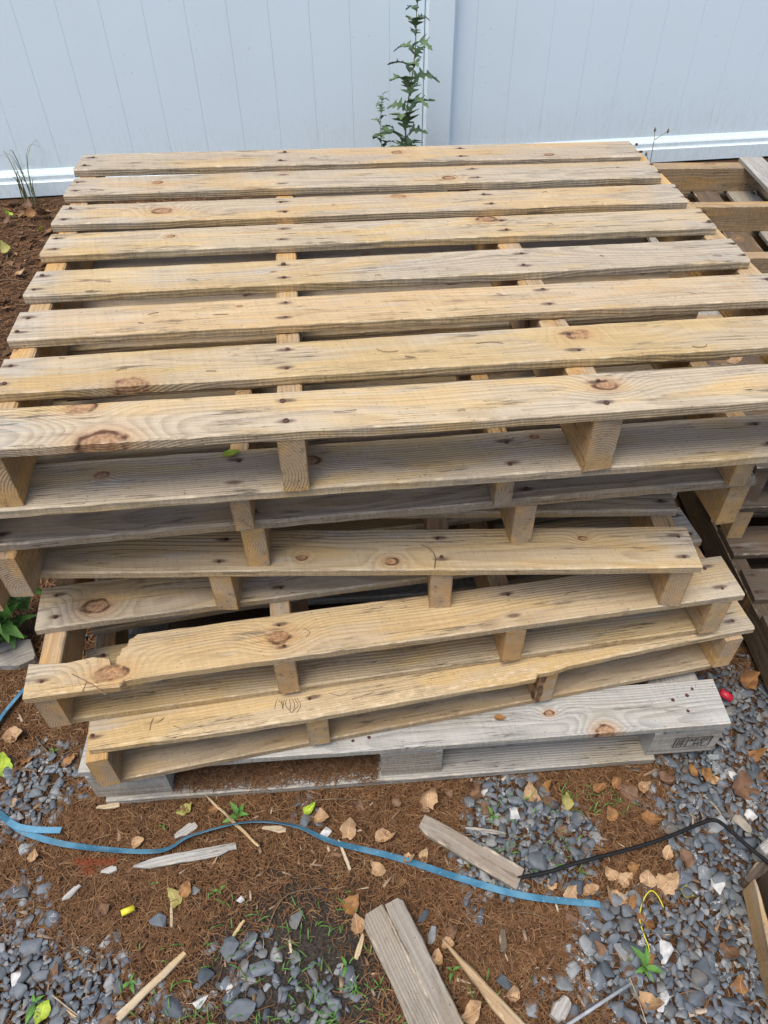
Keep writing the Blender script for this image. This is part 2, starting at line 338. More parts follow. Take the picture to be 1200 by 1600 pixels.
# ------------------------------------------------------------------ boards
def board_mesh(L, wd, th, nx=24, seed=0, front=None, back=None, bow=0.0, twist=0.0, rough=1.0, wane=0.0):
    """A sawn board: x along its length from 0 to L, y across, top face at z = 0, underside at -th."""
    V, Fc = [], []; rs = random.Random(seed); o = rs.random() * 90; c = min(0.0016, th * 0.15)
    endk = [rs.uniform(-0.003, 0.003) for _ in range(4)]
    xs = []
    for i in range(nx + 1): xs.append(L * i / nx)
    if front or back:
        for q in (front or []) + (back or []): xs.append(q[0])
        xs = sorted(set(round(x, 4) for x in xs))
    def interp(tab, x):
        if not tab: return 0.0
        if x <= tab[0][0]: return tab[0][1]
        for (x0, y0), (x1, y1) in zip(tab, tab[1:]):
            if x <= x1: return y0 + (y1 - y0) * (x - x0) / max(1e-6, x1 - x0)
        return tab[-1][1]
    m = len(xs)
    for i, x in enumerate(xs):
        t = x / L
        def nz(k, f, a): return a * noise.noise(Vector((x * f + o, k * 7.3 + o, 0.3)))
        yf = -wd / 2 + nz(1, 3.1, 0.0016) + nz(2, 38, 0.0006 * rough) + interp(front, x)
        yb = wd / 2 + nz(3, 2.7, 0.0016) + nz(4, 38, 0.0006 * rough) + interp(back, x)
        zt = bow * math.sin(math.pi * t) + nz(5, 2.0, 0.0012)
        tw = twist * (t - 0.5)
        jb = nz(6, 55, 0.0009 * rough); cf = c * (1 + 1.5 * abs(nz(7, 24, 1.0))) + max(0, nz(8, 6, wane))
        cb = c * (1 + 1.5 * abs(nz(9, 24, 1.0)))
        q = [(yf, zt - cf), (yf + cf, zt), ((yf * 2 + yb) / 3, zt), ((yf + yb * 2) / 3, zt), (yb - cb, zt), (yb, zt - cb),
             (yb, zt - th + c), (yb - c, zt - th), (yf + c, zt - th + jb * .3), (yf + jb * .6, zt - th + c)]
        for (y, z) in q:
            xx = x
            if i == 0: xx += endk[0] * (y / wd) + endk[2] * 0.3 + 0.0007 * noise.noise(Vector((y * 300, z * 300, o)))
            if i == m - 1: xx += endk[1] * (y / wd) + endk[3] * 0.3 + 0.0007 * noise.noise(Vector((y * 300, z * 300, o + 5)))
            V.append((xx, y, z + tw * y))
    K = 10
    for i in range(m - 1):
        for k in range(K):
            k2 = (k + 1) % K
            Fc.append((i * K + k, (i + 1) * K + k, (i + 1) * K + k2, i * K + k2))
    Fc.append(tuple(range(K))); Fc.append(tuple((m - 1) * K + k for k in range(K))[::-1])
    me = bpy.data.meshes.new('board'); me.from_pydata(V, [], Fc); me.update()
    return me
RS = random.Random(11)
def board(name, L, wd, th, mat, parent, loc, rz=0.0, tone=(0, 0, 0), knots=None, nails=None, seed=None, label=None, ry=0.0, rx=0.0, **kw):
    seed = RS.randrange(99999) if seed is None else seed
    me = board_mesh(L, wd, th, seed=seed, **kw); me.name = name; me.materials.append(mat)
    o = bpy.data.objects.new(name, me); COL.objects.link(o); o.parent = parent
    o.location = loc; o.rotation_euler = (rx, ry, rz)
    if knots is None:
        knots = []
        for _ in range(RS.choice((0, 1, 1, 2, 3))):
            knots.append((RS.uniform(0.05, L - 0.05), RS.uniform(-wd * .4, wd * .4), RS.choice((0.005, 0.007, 0.010, 0.013))))
    for i in range(3): o['k%d' % (i + 1)] = [float(q) for q in (knots[i] if i < len(knots) else (0, 0, 0))]
    o['tone'] = [float(q) for q in tone]
    o['ends'] = [float(L), 0.45 if nails else 0.0, float(wd)]
    if nails: o['na'] = [float(q) for q in nails[:3]]; o['nb'] = [float(nails[3]), wd * 0.26, 1.0]
    else: o['nb'] = [0.0, 0.0, 0.0]; o['na'] = [0.0, 0.0, 0.0]
    if label: o['label'] = label
    return o
def nail_heads(parent, pts, name='nail_heads'):
    V, Fc = [], []
    for p in pts:
        b = len(V); r = RS.uniform(0.0030, 0.0042); n = 8; tx, ty = RS.uniform(-.2, .2), RS.uniform(-.2, .2)
        for zz, rr in ((-0.003, r), (0.0006, r), (0.0010, r * .6)):
            for k in range(n):
                a = 2 * math.pi * k / n; dx, dy = rr * math.cos(a), rr * math.sin(a)
                V.append((p[0] + dx, p[1] + dy, p[2] + zz + dx * tx + dy * ty))
        for j in range(2):
            for k in range(n):
                k2 = (k + 1) % n; Fc.append((b + j * n + k, b + j * n + k2, b + j * n + n + k2, b + j * n + n + k))
        Fc.append(tuple(b + 2 * n + k for k in range(n)))
    o = link_mesh(name, V, Fc, M['nail'], parent); o['kind'] = 'stuff'; return o

TH, SH, SWD = 0.016, 0.089, 0.036
PITCH = 0.1325
def pallet(name, label, cat, group, origin, ang, base_z, L=1.2, depth=1.02, boards=None, sx=(0.02, 0.39, 0.81, 1.18),
           sback=0.004, bottom=False, bset=0.014, tones=None, stone=(0.12, 0.12, 0.3), mat=PINE, smat=PINE2, nx=24, special=None,
           stw=SWD, bottone=(0.1, 0.5, 0.1), slen=None, spec_s=None):
    """Stringer pallet. origin = front left corner in plan, ang = direction of the front board."""
    bt = TH if bottom else 0.0
    root = empty(name, (origin[0], origin[1], base_z), ang); tag(root, label, cat, group)
    top = bt + SH + TH
    nails = []
    for i, x in enumerate(sx):
        sp = (spec_s or {}).get(i, {})
        kw = dict(tone=sp.get('tone', stone), knots=sp.get('knots'))
        wdt = sp.get('w', stw)
        st = board('stringer', (slen or depth) - sback, wdt, SH - 0.0004, smat, root,
                   (x, sback + sp.get('dy', 0.0), bt + SH), math.pi / 2 + sp.get('rz', 0), nx=8, **kw)
    sp = special or {}
    nb = boards or [dict(y=0.0445 + PITCH * i + RS.uniform(-.003, .003)) for i in range(8)]
    for i, b in enumerate(nb):
        q = dict(b); q.update(sp.get(i, {}))
        tone = q.get('tone') or (tones[i % len(tones)] if tones else (RS.uniform(0, .35), RS.uniform(0, .3), RS.uniform(0, .6)))
        wd = q.get('w', RS.uniform(0.085, 0.091)); x0 = q.get('x0', RS.uniform(-.003, .003)); rz = q.get('rz', RS.uniform(-.004, .004)); ln = q.get('L', L)
        board('deck_board', ln, wd, TH, q.get('mat', mat), root, (x0, q['y'], top), rz, tone=tone, knots=q.get('knots'),
              nails=[s_ - x0 for s_ in sx], nx=q.get('nx', nx), front=q.get('front'), back=q.get('back'),
              bow=q.get('bow', RS.uniform(-.0008, .001)), wane=q.get('wane', 0.0), rough=q.get('rough', 1.0), label=q.get('label'))
        for s_ in sx:
            for sg in (-1, 1):
                if RS.random() < 0.93:
                    xx = s_ - x0 + RS.uniform(-.007, .007); yy = sg * wd * 0.26 + RS.uniform(-.004, .004)
                    if sg > 0 and q.get('nonail') and xx < q['nonail']: continue
                    c_, s2 = math.cos(rz), math.sin(rz)
                    nails.append((x0 + xx * c_ - yy * s2, q['y'] + xx * s2 + yy * c_, top + 0.0003))
    if bottom:
        for y in (bset + 0.045, depth * 0.5, depth - 0.05):
            board('bottom_board', L - 0.01, 0.09, TH - 0.0006, mat, root, (0.005, y, bt - 0.0004), 0.0, tone=bottone, nx=12)
    nail_heads(root, nails)
    return root

# --- weathered block pallet on the ground
def block_pallet():
    A = Vector((-0.551, 0.614)); B = Vector((0.639, 0.690)); ang = math.atan2(B.y - A.y, B.x - A.x)
    root = empty('block_pallet', (A.x, A.y, 0.0), ang)
    tag(root, 'silver grey block pallet with a black stamp at the bottom of the stack', 'pallet', 'wooden pallets in the tall stack')
    L = 1.192; zb = 0.012; zt = 0.138
    gt = [(0.35, 0.1, 0), (0.3, 0.15, 0), (0.25, 0.2, 0)]
    for i, y in enumerate((0.047, 0.25, 0.40, 0.54, 0.68, 0.82, 0.97)):
        kn = [(0.955, -0.044, 0.012), (0.86, 0.0, 0.006)] if i == 0 else None
        board('deck_board', L, 0.095, 0.018, GREY, root, (0, y, zt), 0.0, tone=(0.5, 0.0, 0.0) if i == 0 else gt[i % 3], knots=kn,
              nx=30, wane=0.004, label='silver grey front board with a red knot hole' if i == 0 else None)
    nail_heads(root, [(1.10, .055, zt), (1.12, .03, zt), (1.13, .062, zt), (1.145, .075, zt), (0.49, .02, zt), (0.52, .024, zt), (0.06, .05, zt), (0.08, .03, zt)])
    for x in (0.062, 0.592, 1.125):
        board('stringer_board', 1.02, 0.10, 0.016, GREY, root, (x, 0.004, zt - 0.0186), math.pi / 2, tone=(0.15, 0.25, 0.3), nx=8)
    for i, (x, wd) in enumerate(((0.07, 0.14), (0.597, 0.115), (1.125, 0.135))):
        for j, y in enumerate((0.006, 0.46, 0.90)):
            b = board('block', wd, 0.11, 0.0845, GREY, root, (x - wd / 2, y + 0.055, zt - 0.035), 0.0, tone=(0.15, 0.12, 0.3), knots=[], nx=5)
            if j == 0 and i == 2: stamp_block = b; b['label'] = 'grey block branded with a black heat treatment stamp'
    board('bottom_board', 1.06, 0.12, 0.018, GREY, root, (0.015, 0.058, 0.0182), 0.0, tone=(0.1, 0.35, 0.1), nx=20)
    for y in (0.5, 0.95): board('bottom_board', 1.17, 0.10, 0.018, GREY, root, (0.015, y, 0.0182), 0.0, tone=(0.1, 0.35, 0.1), nx=12)
    # the stamp: frame, divider, wheat-ear mark and two lines of lettering, flat ink on the front face of the block
    V, Fc = [], []
    def bar(x0, z0, x1, z1, t=0.0020):
        d = Vector((x1 - x0, z1 - z0)); n = Vector((-d.y, d.x)).normalized() * t / 2; b = len(V)
        for (x, z) in ((x0 + n.x, z0 + n.y), (x1 + n.x, z1 + n.y), (x1 - n.x, z1 - n.y), (x0 - n.x, z0 - n.y)): V.append((x, -0.0008, z))
        Fc.append((b, b + 1, b + 2, b + 3))
    x0, x1, z0, z1 = 0.034, 0.104, -0.060, -0.024
    for a in ((x0, z0, x1, z0), (x1, z0, x1, z1), (x1, z1, x0, z1), (x0, z1, x0, z0), (x0 + .024, z0, x0 + .024, z1)): bar(*a)
    bar(x0 + .006, z0 + .004, x0 + .006, z1 - .004, 0.0018); bar(x0 + .010, z0 + .004, x0 + .010, z1 - .004, 0.001)
    bar(x0 + .015, z0 + .003, x0 + .015, z1 - .003, 0.0016)
    for k in range(4):
        zz = z0 + .007 + k * .0065; bar(x0 + .015, zz, x0 + .020, zz + .004, 0.0014); bar(x0 + .015, zz, x0 + .0115, zz + .004, 0.0014)
    ox = -0.0675
    st = link_mesh('stamp', [(x + 0, y, z) for x, y, z in V], Fc, M['ink'], root, (1.125 - 0.055, 0.006 - 0.0018, zt - 0.035 + 0.006))
    for txt, xx, zz, sz in (('AE-027', x0 + .0265, z0 + .0195, 0.0155), ('HT', x0 + .038, z0 + .004, 0.0165)):
        cu = bpy.data.curves.new('lettering', 'FONT'); cu.body = txt; cu.size = sz; cu.offset = 0.0004
        tmp = bpy.data.objects.new('tmp', cu); COL.objects.link(tmp)
        dg = bpy.context.evaluated_depsgraph_get(); me = bpy.data.meshes.new_from_object(tmp.evaluated_get(dg))
        bpy.data.objects.remove(tmp); me.materials.clear(); me.materials.append(M['ink'])
        o = bpy.data.objects.new('lettering', me); COL.objects.link(o); o.parent = st
        o.location = (xx, -0.0008, zz); o.rotation_euler = (math.pi / 2, 0, 0)
    return root
block_pallet()

GT = 'wooden pallets in the tall stack'
zG = 0.138
# P6 : on the block pallet, its front board split along the edge
p = lambda a, b: math.atan2(b[1] - a[1], b[0] - a[0])
Q = {  # front lower edge of the deck, left and right ends
    6: ((-0.495, 0.602), (0.685, 0.814)), 5: ((-0.566, 0.618), (0.600, 0.792)), 4: ((-0.690, 0.780), (0.508, 0.770)),
    3: ((-0.600, 0.740), (0.593, 0.862)), 2: ((-0.588, 0.700), (0.605, 0.800))}
z6 = zG + 0.0004
pallet('stringer_pallet', 'pale pallet with a splintered front board, lying askew directly on the grey block pallet', 'pallet', GT,
       (-0.503, 0.572), math.radians(11.0), z6, bottom=True, sx=(0.024, 0.39, 0.81, 1.175), bset=0.012, stone=(0.05, 0.1, 0.35), bottone=(-0.1, 0.4, 0.3),
       tones=[(0.1, .15, .3)],
       special={0: dict(y=0.062, w=0.092, tone=(-0.15, 0.0, 0.25), knots=[(0.6, 0.01, 0.008), (0.93, 0.015, 0.007)], L=1.186, x0=0.014, rz=-0.003,
                        front=[(0, 0), (0.17, -0.010), (0.37, -0.018), (0.60, -0.018), (0.72, -0.020), (0.765, -0.021), (0.772, -0.013), (0.80, -0.014), (0.83, -0.008), (1.0, -0.003), (1.2, 0.0)],
                        label='bright board split along its front edge', rough=2.2, nx=46)},
       spec_s={2: dict(knots=[(0.01, 0.01, 0.008)])})
z5 = z6 + TH * 2 + SH + 0.0006
pallet('stringer_pallet', 'pallet with a broken front board snapped off at its left end', 'pallet', GT,
       Q[5][0], p(*Q[5]), z5, bottom=True, sx=(0.026, 0.405, 0.795, 1.165), stone=(0.0, 0.12, 0.4), bottone=(-0.05, 0.2, 0.25),
       special={0: dict(y=0.048, w=0.092, L=1.18, x0=0.0, rz=0.0, tone=(-0.15, 0.05, 0.15), nonail=0.1,
                        knots=[(0.133, -0.028, 0.015), (0.40, -0.002, 0.013)],
                        front=[(0, -0.006), (0.148, -0.008), (0.155, 0.002), (1.2, 0)],
                        back=[(0, -0.034), (0.06, -0.041), (0.10, -0.036), (0.127, -0.044), (0.131, -0.056), (0.138, -0.058), (0.140, -0.040), (0.143, -0.041), (0.146, -0.026), (0.154, -0.023), (0.156, -0.010), (0.162, -0.008), (0.168, -0.002), (1.2, 0)],
                        label='broken deck board snapped off at its left end', rough=1.6, nx=40),
                1: dict(y=0.176, w=0.093, tone=(0.2, 0.1, 0.25), L=1.19, x0=-0.005, knots=[(0.10, -0.012, 0.015), (0.4, 0.02, 0.009)])},
       spec_s={0: dict(tone=(-.1, .05, .6)), 2: dict(knots=[(0.03, 0.0, 0.013)])})
z4 = z5 + TH * 2 + SH + 0.0004
pallet('stringer_pallet', 'honey coloured pallet set back in the middle of the stack, its front boards lying level', 'pallet', GT,
       Q[4][0], p(*Q[4]), z4, sx=(0.019, 0.421, 0.782, 1.172), stone=(-.05, 0.1, 0.5),
       special={0: dict(y=0.046, w=0.092, L=1.197, x0=0, rz=0.0, tone=(-0.1, 0.06, 0.5), knots=[(0.555, -0.018, 0.006), (0.70, -0.028, 0.008), (1.02, 0.02, 0.005)], nx=36),
                1: dict(y=0.174, w=0.09, L=1.195, x0=0, tone=(0.0, 0.18, 0.3))})
z3 = z4 + TH + SH + 0.0004
pallet('stringer_pallet', 'pallet third from the top of the stack with a dark dirty front board', 'pallet', GT,
       Q[3][0], p(*Q[3]), z3, sx=(0.035, 0.40, 0.83, 1.181), stone=(0.12, 0.12, 0.3),
       spec_s={0: dict(dy=-.018)},
       special={0: dict(y=0.046, w=0.092, L=1.229, x0=-0.03, rz=0.0, tone=(0.72, 0.55, 0.0), knots=[(0.9, 0.0, 0.004)], rough=2.5, nx=50, wane=0.006, label='dark grimy front board'),
                **{k: dict(tone=(0.5, 0.9, 0.0)) for k in range(2, 8)},  # inner boards painted dark to deepen the shade between the boards above
                1: dict(y=0.176, tone=(0.5, 0.3, 0.0), L=1.165)})
z2 = z3 + TH + SH + 0.0004
pallet('stringer_pallet', 'pallet second from the top of the stack with a pale washed out front board', 'pallet', GT,
       Q[2][0], p(*Q[2]), z2, L=1.2, sx=(-0.004, 0.385, 0.775, 1.15), stone=(0.3, 0.25, 0.1), sback=0.032, stw=0.028,
       special={0: dict(y=0.047, w=0.094, L=1.2, x0=0, rz=0.0, tone=(0.40, 0.12, 0.0), knots=[(0.20, 0.012, 0.007), (0.49, 0.012, 0.009), (0.82, 0.03, 0.004)], rough=1.8, nx=44),
                **{k: dict(tone=(0.5, 0.75, 0.0)) for k in range(2, 8)},  # darkened in colour too, standing in for shade under the top deck
                1: dict(y=0.185, tone=(0.55, 0.3, 0.0), L=1.2)},
       spec_s={2: dict(dy=.010), 3: dict(tone=(-.1, .1, 1.0), dy=.016)})
z1 = z2 + TH + SH + 0.0004
# P1 : each board where it lies (front left corner, direction, width), boards counted from the back
B1 = [((-0.656, 1.644), 1.5, .093), ((-0.633, 1.503), 2.5, .091), ((-0.616, 1.368), 2.8, .088), ((-0.595, 1.238), 3.5, .085),
      ((-0.575, 1.093), 4.0, .086), ((-0.555, 0.960), 4.2, .085), ((-0.533, 0.824), 4.5, .087), ((-0.516, 0.704), 4.3, .087)]
T1 = [(0.32, 0.16, 0.2), (0.34, 0.08, 0.15), (0.12, 0.12, 0.3), (0.14, 0.06, 0.35), (0.36, 0.12, 0.25), (-.05, 0.0, 0.75), (-.05, 0.12, 0.35), (0.26, 0.02, 0.2)]
K1 = [[(0.70, 0.01, 0.008), (1.03, -.028, 0.006)], [(0.18, 0.005, 0.007), (0.78, -.02, 0.008)], [(0.20, 0.0, 0.012), (0.66, 0.03, 0.009)], [(0.22, 0.01, 0.005), (0.80, 0.03, 0.012)],
      [(0.40, 0.0, 0.003)], [(0.34, 0.02, 0.003)], [(0.19, -.04, 0.014), (0.83, 0.018, 0.012)], [(0.165, -0.042, 0.020), (0.125, 0.034, 0.013), (0.825, 0.014, 0.011)]]
root = empty('stringer_pallet', (-0.51, 0.70, z1), math.radians(4.2))
tag(root, 'topmost pallet of the tall stack, all eight of its sunlit deck boards in full view', 'pallet', GT)
rinv = Matrix.Rotation(-math.radians(4.2), 3, 'Z'); O1 = Vector((-0.51, 0.70, 0))
nl = []
S1 = [((-0.500, 0.712), (-0.640, 1.735)), ((-0.118, 0.735), (-0.213, 1.735)), ((0.297, 0.768), (0.180, 1.745)), ((0.665, 0.795), (0.572, 1.755))]
for i, (a, b) in enumerate(S1):
    A = rinv @ (Vector((*a, 0)) - O1); B = rinv @ (Vector((*b, 0)) - O1)
    wdt = 0.042 if i == 2 else 0.036
    board('stringer', (B - A).length, wdt, SH - .0004, PINE2, root, (A.x, A.y, SH), math.atan2(B.y - A.y, B.x - A.x), tone=((-.1, .05, .6), (.05, .15, .35), (.15, .15, .2), (.0, .1, .4))[i], nx=10)
for i, ((x, y), a, wd) in enumerate(B1):
    A = rinv @ (Vector((x, y, 0)) - O1); rz = math.radians(a - 4.2); ln = (1.227, 1.216, 1.214, 1.211, 1.206, 1.21, 1.212, 1.215)[i]
    n = Vector((-math.sin(rz), math.cos(rz), 0)); c = A + n * wd / 2
    def cross(s_):   # where stringer s_ passes under this board
        P0 = Vector(S1[s_][0]); P1 = Vector(S1[s_][1]); ym = y + 0.04 + (x + 0.6) * 0; 
        t = (ym + math.tan(math.radians(a)) * (P0.x - x) - P0.y) / (P1.y - P0.y); return (P0.x + (P1.x - P0.x) * t - x) / math.cos(math.radians(a))
    xs = [cross(k) for k in range(4)]
    board('deck_board', ln, wd, TH, PINE, root, (c.x, c.y, SH + TH), rz, tone=T1[i], knots=K1[i], nails=xs, nx=54, rough=1.7, wane=0.002,
          bow=(0.0, 0.001, 0, 0.001, 0, 0.0012, 0, -0.001)[i])
    for s_ in xs:
        for sg in (-1, 1):
            xx = s_ + RS.uniform(-.006, .006); yy = sg * wd * .26 + RS.uniform(-.004, .004)
            nl.append((c.x + xx * math.cos(rz) - yy * math.sin(rz), c.y + xx * math.sin(rz) + yy * math.cos(rz), SH + TH + 0.0006))
nail_heads(root, nl)

# ------------------------------------------------------------------ lower stacks on the right
GR = 'wooden pallets stacked low on the right'
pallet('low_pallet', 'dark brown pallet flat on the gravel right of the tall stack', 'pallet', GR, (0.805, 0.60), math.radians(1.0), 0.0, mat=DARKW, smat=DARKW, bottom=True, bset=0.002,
       stone=(0.0, 0.3, 0.2), nx=10, sx=(0.018, 0.39, 0.81, 1.18), depth=1.16, boards=[dict(y=0.0445 + 0.13 * k, w=0.088, tone=(0.1, .6, .2)) for k in range(9)])
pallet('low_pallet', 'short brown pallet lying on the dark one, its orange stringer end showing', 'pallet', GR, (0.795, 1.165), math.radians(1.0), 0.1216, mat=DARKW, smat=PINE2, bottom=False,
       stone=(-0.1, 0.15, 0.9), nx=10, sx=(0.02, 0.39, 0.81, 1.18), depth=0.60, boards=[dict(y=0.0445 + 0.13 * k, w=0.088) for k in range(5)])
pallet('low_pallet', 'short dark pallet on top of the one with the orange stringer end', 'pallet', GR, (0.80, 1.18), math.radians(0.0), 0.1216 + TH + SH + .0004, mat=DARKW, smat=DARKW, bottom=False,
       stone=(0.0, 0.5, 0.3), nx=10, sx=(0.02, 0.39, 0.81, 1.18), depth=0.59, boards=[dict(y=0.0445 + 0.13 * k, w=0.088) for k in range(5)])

def flipped_pallet(name, label, origin, ang, base_z, up=True, ln=1.2, xr=(0.0, 1.05)):
    """Pallet lying on its deck, turned a quarter: deck boards run away from the camera, stringers across on top of them."""
    root = empty(name, (origin[0], origin[1], base_z), ang); tag(root, label, 'pallet', 'upturned pallets by the fence')
    for k in range(8):
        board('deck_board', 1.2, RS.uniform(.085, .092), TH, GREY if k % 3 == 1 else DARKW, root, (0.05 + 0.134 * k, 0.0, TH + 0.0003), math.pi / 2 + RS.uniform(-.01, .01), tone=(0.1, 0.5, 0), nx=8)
    for k, y in enumerate((0.02, 0.40, 0.79, 1.16)):
        board('stringer', 1.05, 0.042 if k < 3 else 0.06, SH, PINE2, root, (0, y, TH + SH), 0.0, tone=(0.1, 0.65, 0.3), nx=10)
    for x in (0.62, 0.96):
        board('bottom_board', 1.2, 0.09, TH, GREY, root, (x, 0.0, TH + SH + TH), math.pi / 2, tone=(0.3, 0.2, 0), nx=8)
    return root
flipped_pallet('upturned_pallet', 'upturned grey pallet on top, its stringers facing the sky beside the fence', (0.80, 1.79), math.radians(-1.0), 0.222)
flipped_pallet('upturned_pallet', 'upturned pallet in the middle of the pile by the fence', (0.86, 1.80), math.radians(2.0), 0.1005)
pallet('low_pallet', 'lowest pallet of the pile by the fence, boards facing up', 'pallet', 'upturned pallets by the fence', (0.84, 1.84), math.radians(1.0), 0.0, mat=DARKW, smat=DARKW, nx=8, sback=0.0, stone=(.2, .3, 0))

# ------------------------------------------------------------------ fence
def fence():
    P0 = Vector((-1.77, 3.56, 0)); P1 = Vector((1.96, 3.95, 0)); ang = math.atan2(P1.y - P0.y, P1.x - P0.x)
    root = empty('vinyl_fence', (0.28, 3.80, 0), ang)
    tag(root, 'white vinyl privacy fence of tongue and groove boards with a square post', 'fence')
    HF = 1.83
    def box(name, x0, x1, y0, y1, z0, z1, ch, par=root, label=None):
        V = []; Fc = []
        for z in (z0, z1):
            for (x, y) in ((x0 + ch, y0), (x1 - ch, y0), (x1, y0 + ch), (x1, y1), (x0, y1), (x0, y0 + ch)): V.append((x, y, z))
        for k in range(6):
            k2 = (k + 1) % 6; Fc.append((k, k2, 6 + k2, 6 + k))
        Fc.append((5, 4, 3, 2, 1, 0)); Fc.append((6, 7, 8, 9, 10, 11))
        return link_mesh(name, V, Fc, M['vinyl'], par)
    box('post', -0.064, 0.064, -0.03, 0.097, 0, HF + 0.05, 0.008)
    for z0 in (0.0,):
        for (a, b) in ((-2.5, -0.066), (0.066, 2.5)):
            pr = [(0.048, 0.0), (-0.012, 0.0), (-0.012, 0.062), (-0.006, 0.066), (-0.004, 0.072), (-0.004, 0.088), (0.0, 0.096), (0.006, 0.100), (0.014, 0.114), (0.048, 0.114)]
            V = [(a, y, z) for y, z in pr] + [(b, y, z) for y, z in pr]; n = len(pr)
            Fc = [(k, (k + 1) % n, n + (k + 1) % n, n + k) for k in range(n)] + [tuple(range(n))[::-1], tuple(range(n, 2 * n))]
            link_mesh('bottom_rail', V, Fc, M['vinyl'], root)
            box('top_rail', a, b, -0.004, 0.048, HF - 0.12, HF, 0.004)
    for side in (-1, 1):
        x = 0.068
        for k in range(14):
            x1 = x + 0.1735 if k else x + (0.155 if side < 0 else 0.10)
            a, b = (x + 0.0003, x1 - 0.0003) if side > 0 else (-x1 + 0.0003, -x - 0.0003)
            box('fence_board', a, b, 0.016, 0.040, 0.10, HF - 0.1, 0.0007)
            x = x1
fence()

# ------------------------------------------------------------------ ground
def ground():
    xs = sorted(set([-40, -20, -10, -5, -3] + [round(-2.2 + 0.04 * i, 3) for i in range(111)] + [3, 5, 10, 20, 40]))
    ys = sorted(set([-40, -20, -8, -3, -1] + [round(0.1 + 0.04 * i, 3) for i in range(96)] + [4.5, 7, 12, 20, 40]))
    V = [(x, y, gh(x, y) - 0.003) for y in ys for x in xs]; nx = len(xs)
    Fc = [(j * nx + i, j * nx + i + 1, (j + 1) * nx + i + 1, (j + 1) * nx + i) for j in range(len(ys) - 1) for i in range(nx - 1)]
    s = NT('forest_soil'); P = s.n('ShaderNodeTexCoord').outputs['Object']
    n1 = s.noise(P, 7.0, 5.0, 0.6); n2 = s.noise(P, 210.0, 4.0, 0.7); n3 = s.noise(s.v_('MULTIPLY', P, (1, 1, 1)), 55.0, 4.0, 0.7)
    # the bare patch of dark soil in front of the stack
    c = at(470, 1530); d = s.v_('DISTANCE', P, tuple(c), out=1)
    bare = s.map(s.m_('ADD', d, s.m_('MULTIPLY_ADD', n1, 0.22, -0.11)), 0.13, 0.25, 1.0, 0.0)
    litter = s.mix(n3, (0.04, 0.021, 0.012), (0.13, 0.068, 0.034))
    soil = s.mix(s.map(n2, 0.35, 0.7), (0.030, 0.025, 0.021), (0.088, 0.073, 0.06))
    col = s.mix(bare, s.mix(s.map(n1, 0.45, 0.7, 0.0, 0.6), litter, (0.07, 0.045, 0.03)), soil)
    s.bump(s.m_('ADD', n2, n3), 0.9, 0.006)
    g = link_mesh('ground', V, Fc, s.fin(col, 0.95, 0.15), smooth=True); g['kind'] = 'structure'
ground()

def W(px, py, r, k):                       # a zone of the ground: centre, radius in metres, weight
    c = at(px, py); return (c.x, c.y, r, k)
GRAV = [W(70, 1215, .085, 1.3), W(20, 1270, .06, 1.0), W(30, 1400, .05, .6), W(20, 1500, .08, .9), W(120, 1560, .06, .75), W(220, 1585, .06, .7), W(60, 1600, .1, 1.0),
        W(330, 1570, .07, .5), W(420, 1500, .07, .5), W(480, 1590, .07, .6), W(350, 1470, .05, .4), W(530, 1540, .05, .5), W(250, 1450, .035, .35),
        W(810, 1300, .085, 1.6), W(760, 1340, .06, 1.3), W(880, 1330, .06, 1.2), W(900, 1280, .04, .8), W(480, 1270, .045, .8), W(790, 1240, .05, 1.0), W(560, 1290, .02, .5),
        W(955, 1480, .06, 1.3), W(1000, 1440, .05, 1.2), W(1010, 1560, .07, 1.1), W(1120, 1520, .09, 1.4), W(1150, 1590, .1, 1.5), W(1130, 1440, .05, 1.1), W(1100, 1370, .05, 1.1),
        W(1100, 1290, .07, 1.1), W(1170, 1230, .12, 1.4), W(1170, 1130, .16, 1.6), W(1150, 1330, .05, 1.0), W(1000, 1245, .03, .5), W(870, 1560, .05, .7), W(650, 1560, .02, .3),
        W(735, 1430, .03, .7), W(800, 1545, .04, .3), W(180, 1490, .04, .4), W(60, 1340, .03, .4), (-0.55, 0.95, .12, .5), (-1.0, 1.6, .2, .12), (0.9, 0.3, .25, 1.5)]
GX = np.array(GRAV)
def gdens(x, y):
    d2 = (x[:, None] - GX[:, 0]) ** 2 + (y[:, None] - GX[:, 1]) ** 2
    return (GX[:, 3] * np.exp(-d2 / (1.05 * GX[:, 2] ** 2))).sum(1)

rng = np.random.default_rng(7)
def hull_proto(seed, n=13, flat=0.45, el=1.0):
    r = np.random.default_rng(seed); bm = bmesh.new()
    P = r.normal(size=(n, 3)); P /= np.linalg.norm(P, axis=1)[:, None]; P *= r.uniform(0.82, 1.0, (n, 1))
    P = np.sign(P) * np.abs(P) ** 0.8; P *= np.array([el, 1, flat])
    for q in P: bm.verts.new(q)
    res = bmesh.ops.convex_hull(bm, input=bm.verts)
    bad = [v for v in bm.verts if not v.link_faces]
    if bad: bmesh.ops.delete(bm, geom=bad, context='VERTS')
    bmesh.ops.bevel(bm, geom=list(bm.edges), offset=0.06, segments=1, affect='EDGES', profile=0.6)
    bmesh.ops.triangulate(bm, faces=bm.faces); bm.verts.ensure_lookup_table()
    V = np.array([v.co[:] for v in bm.verts]); Fc = np.array([[v.index for v in f.verts] for f in bm.faces]); bm.free()
    return V, Fc
PROTO = [hull_proto(s, n=int(9 + s % 5), flat=0.24 + 0.28 * ((s * 37) % 10) / 10, el=1.0 + 0.6 * ((s * 13) % 10) / 10) for s in range(26)]
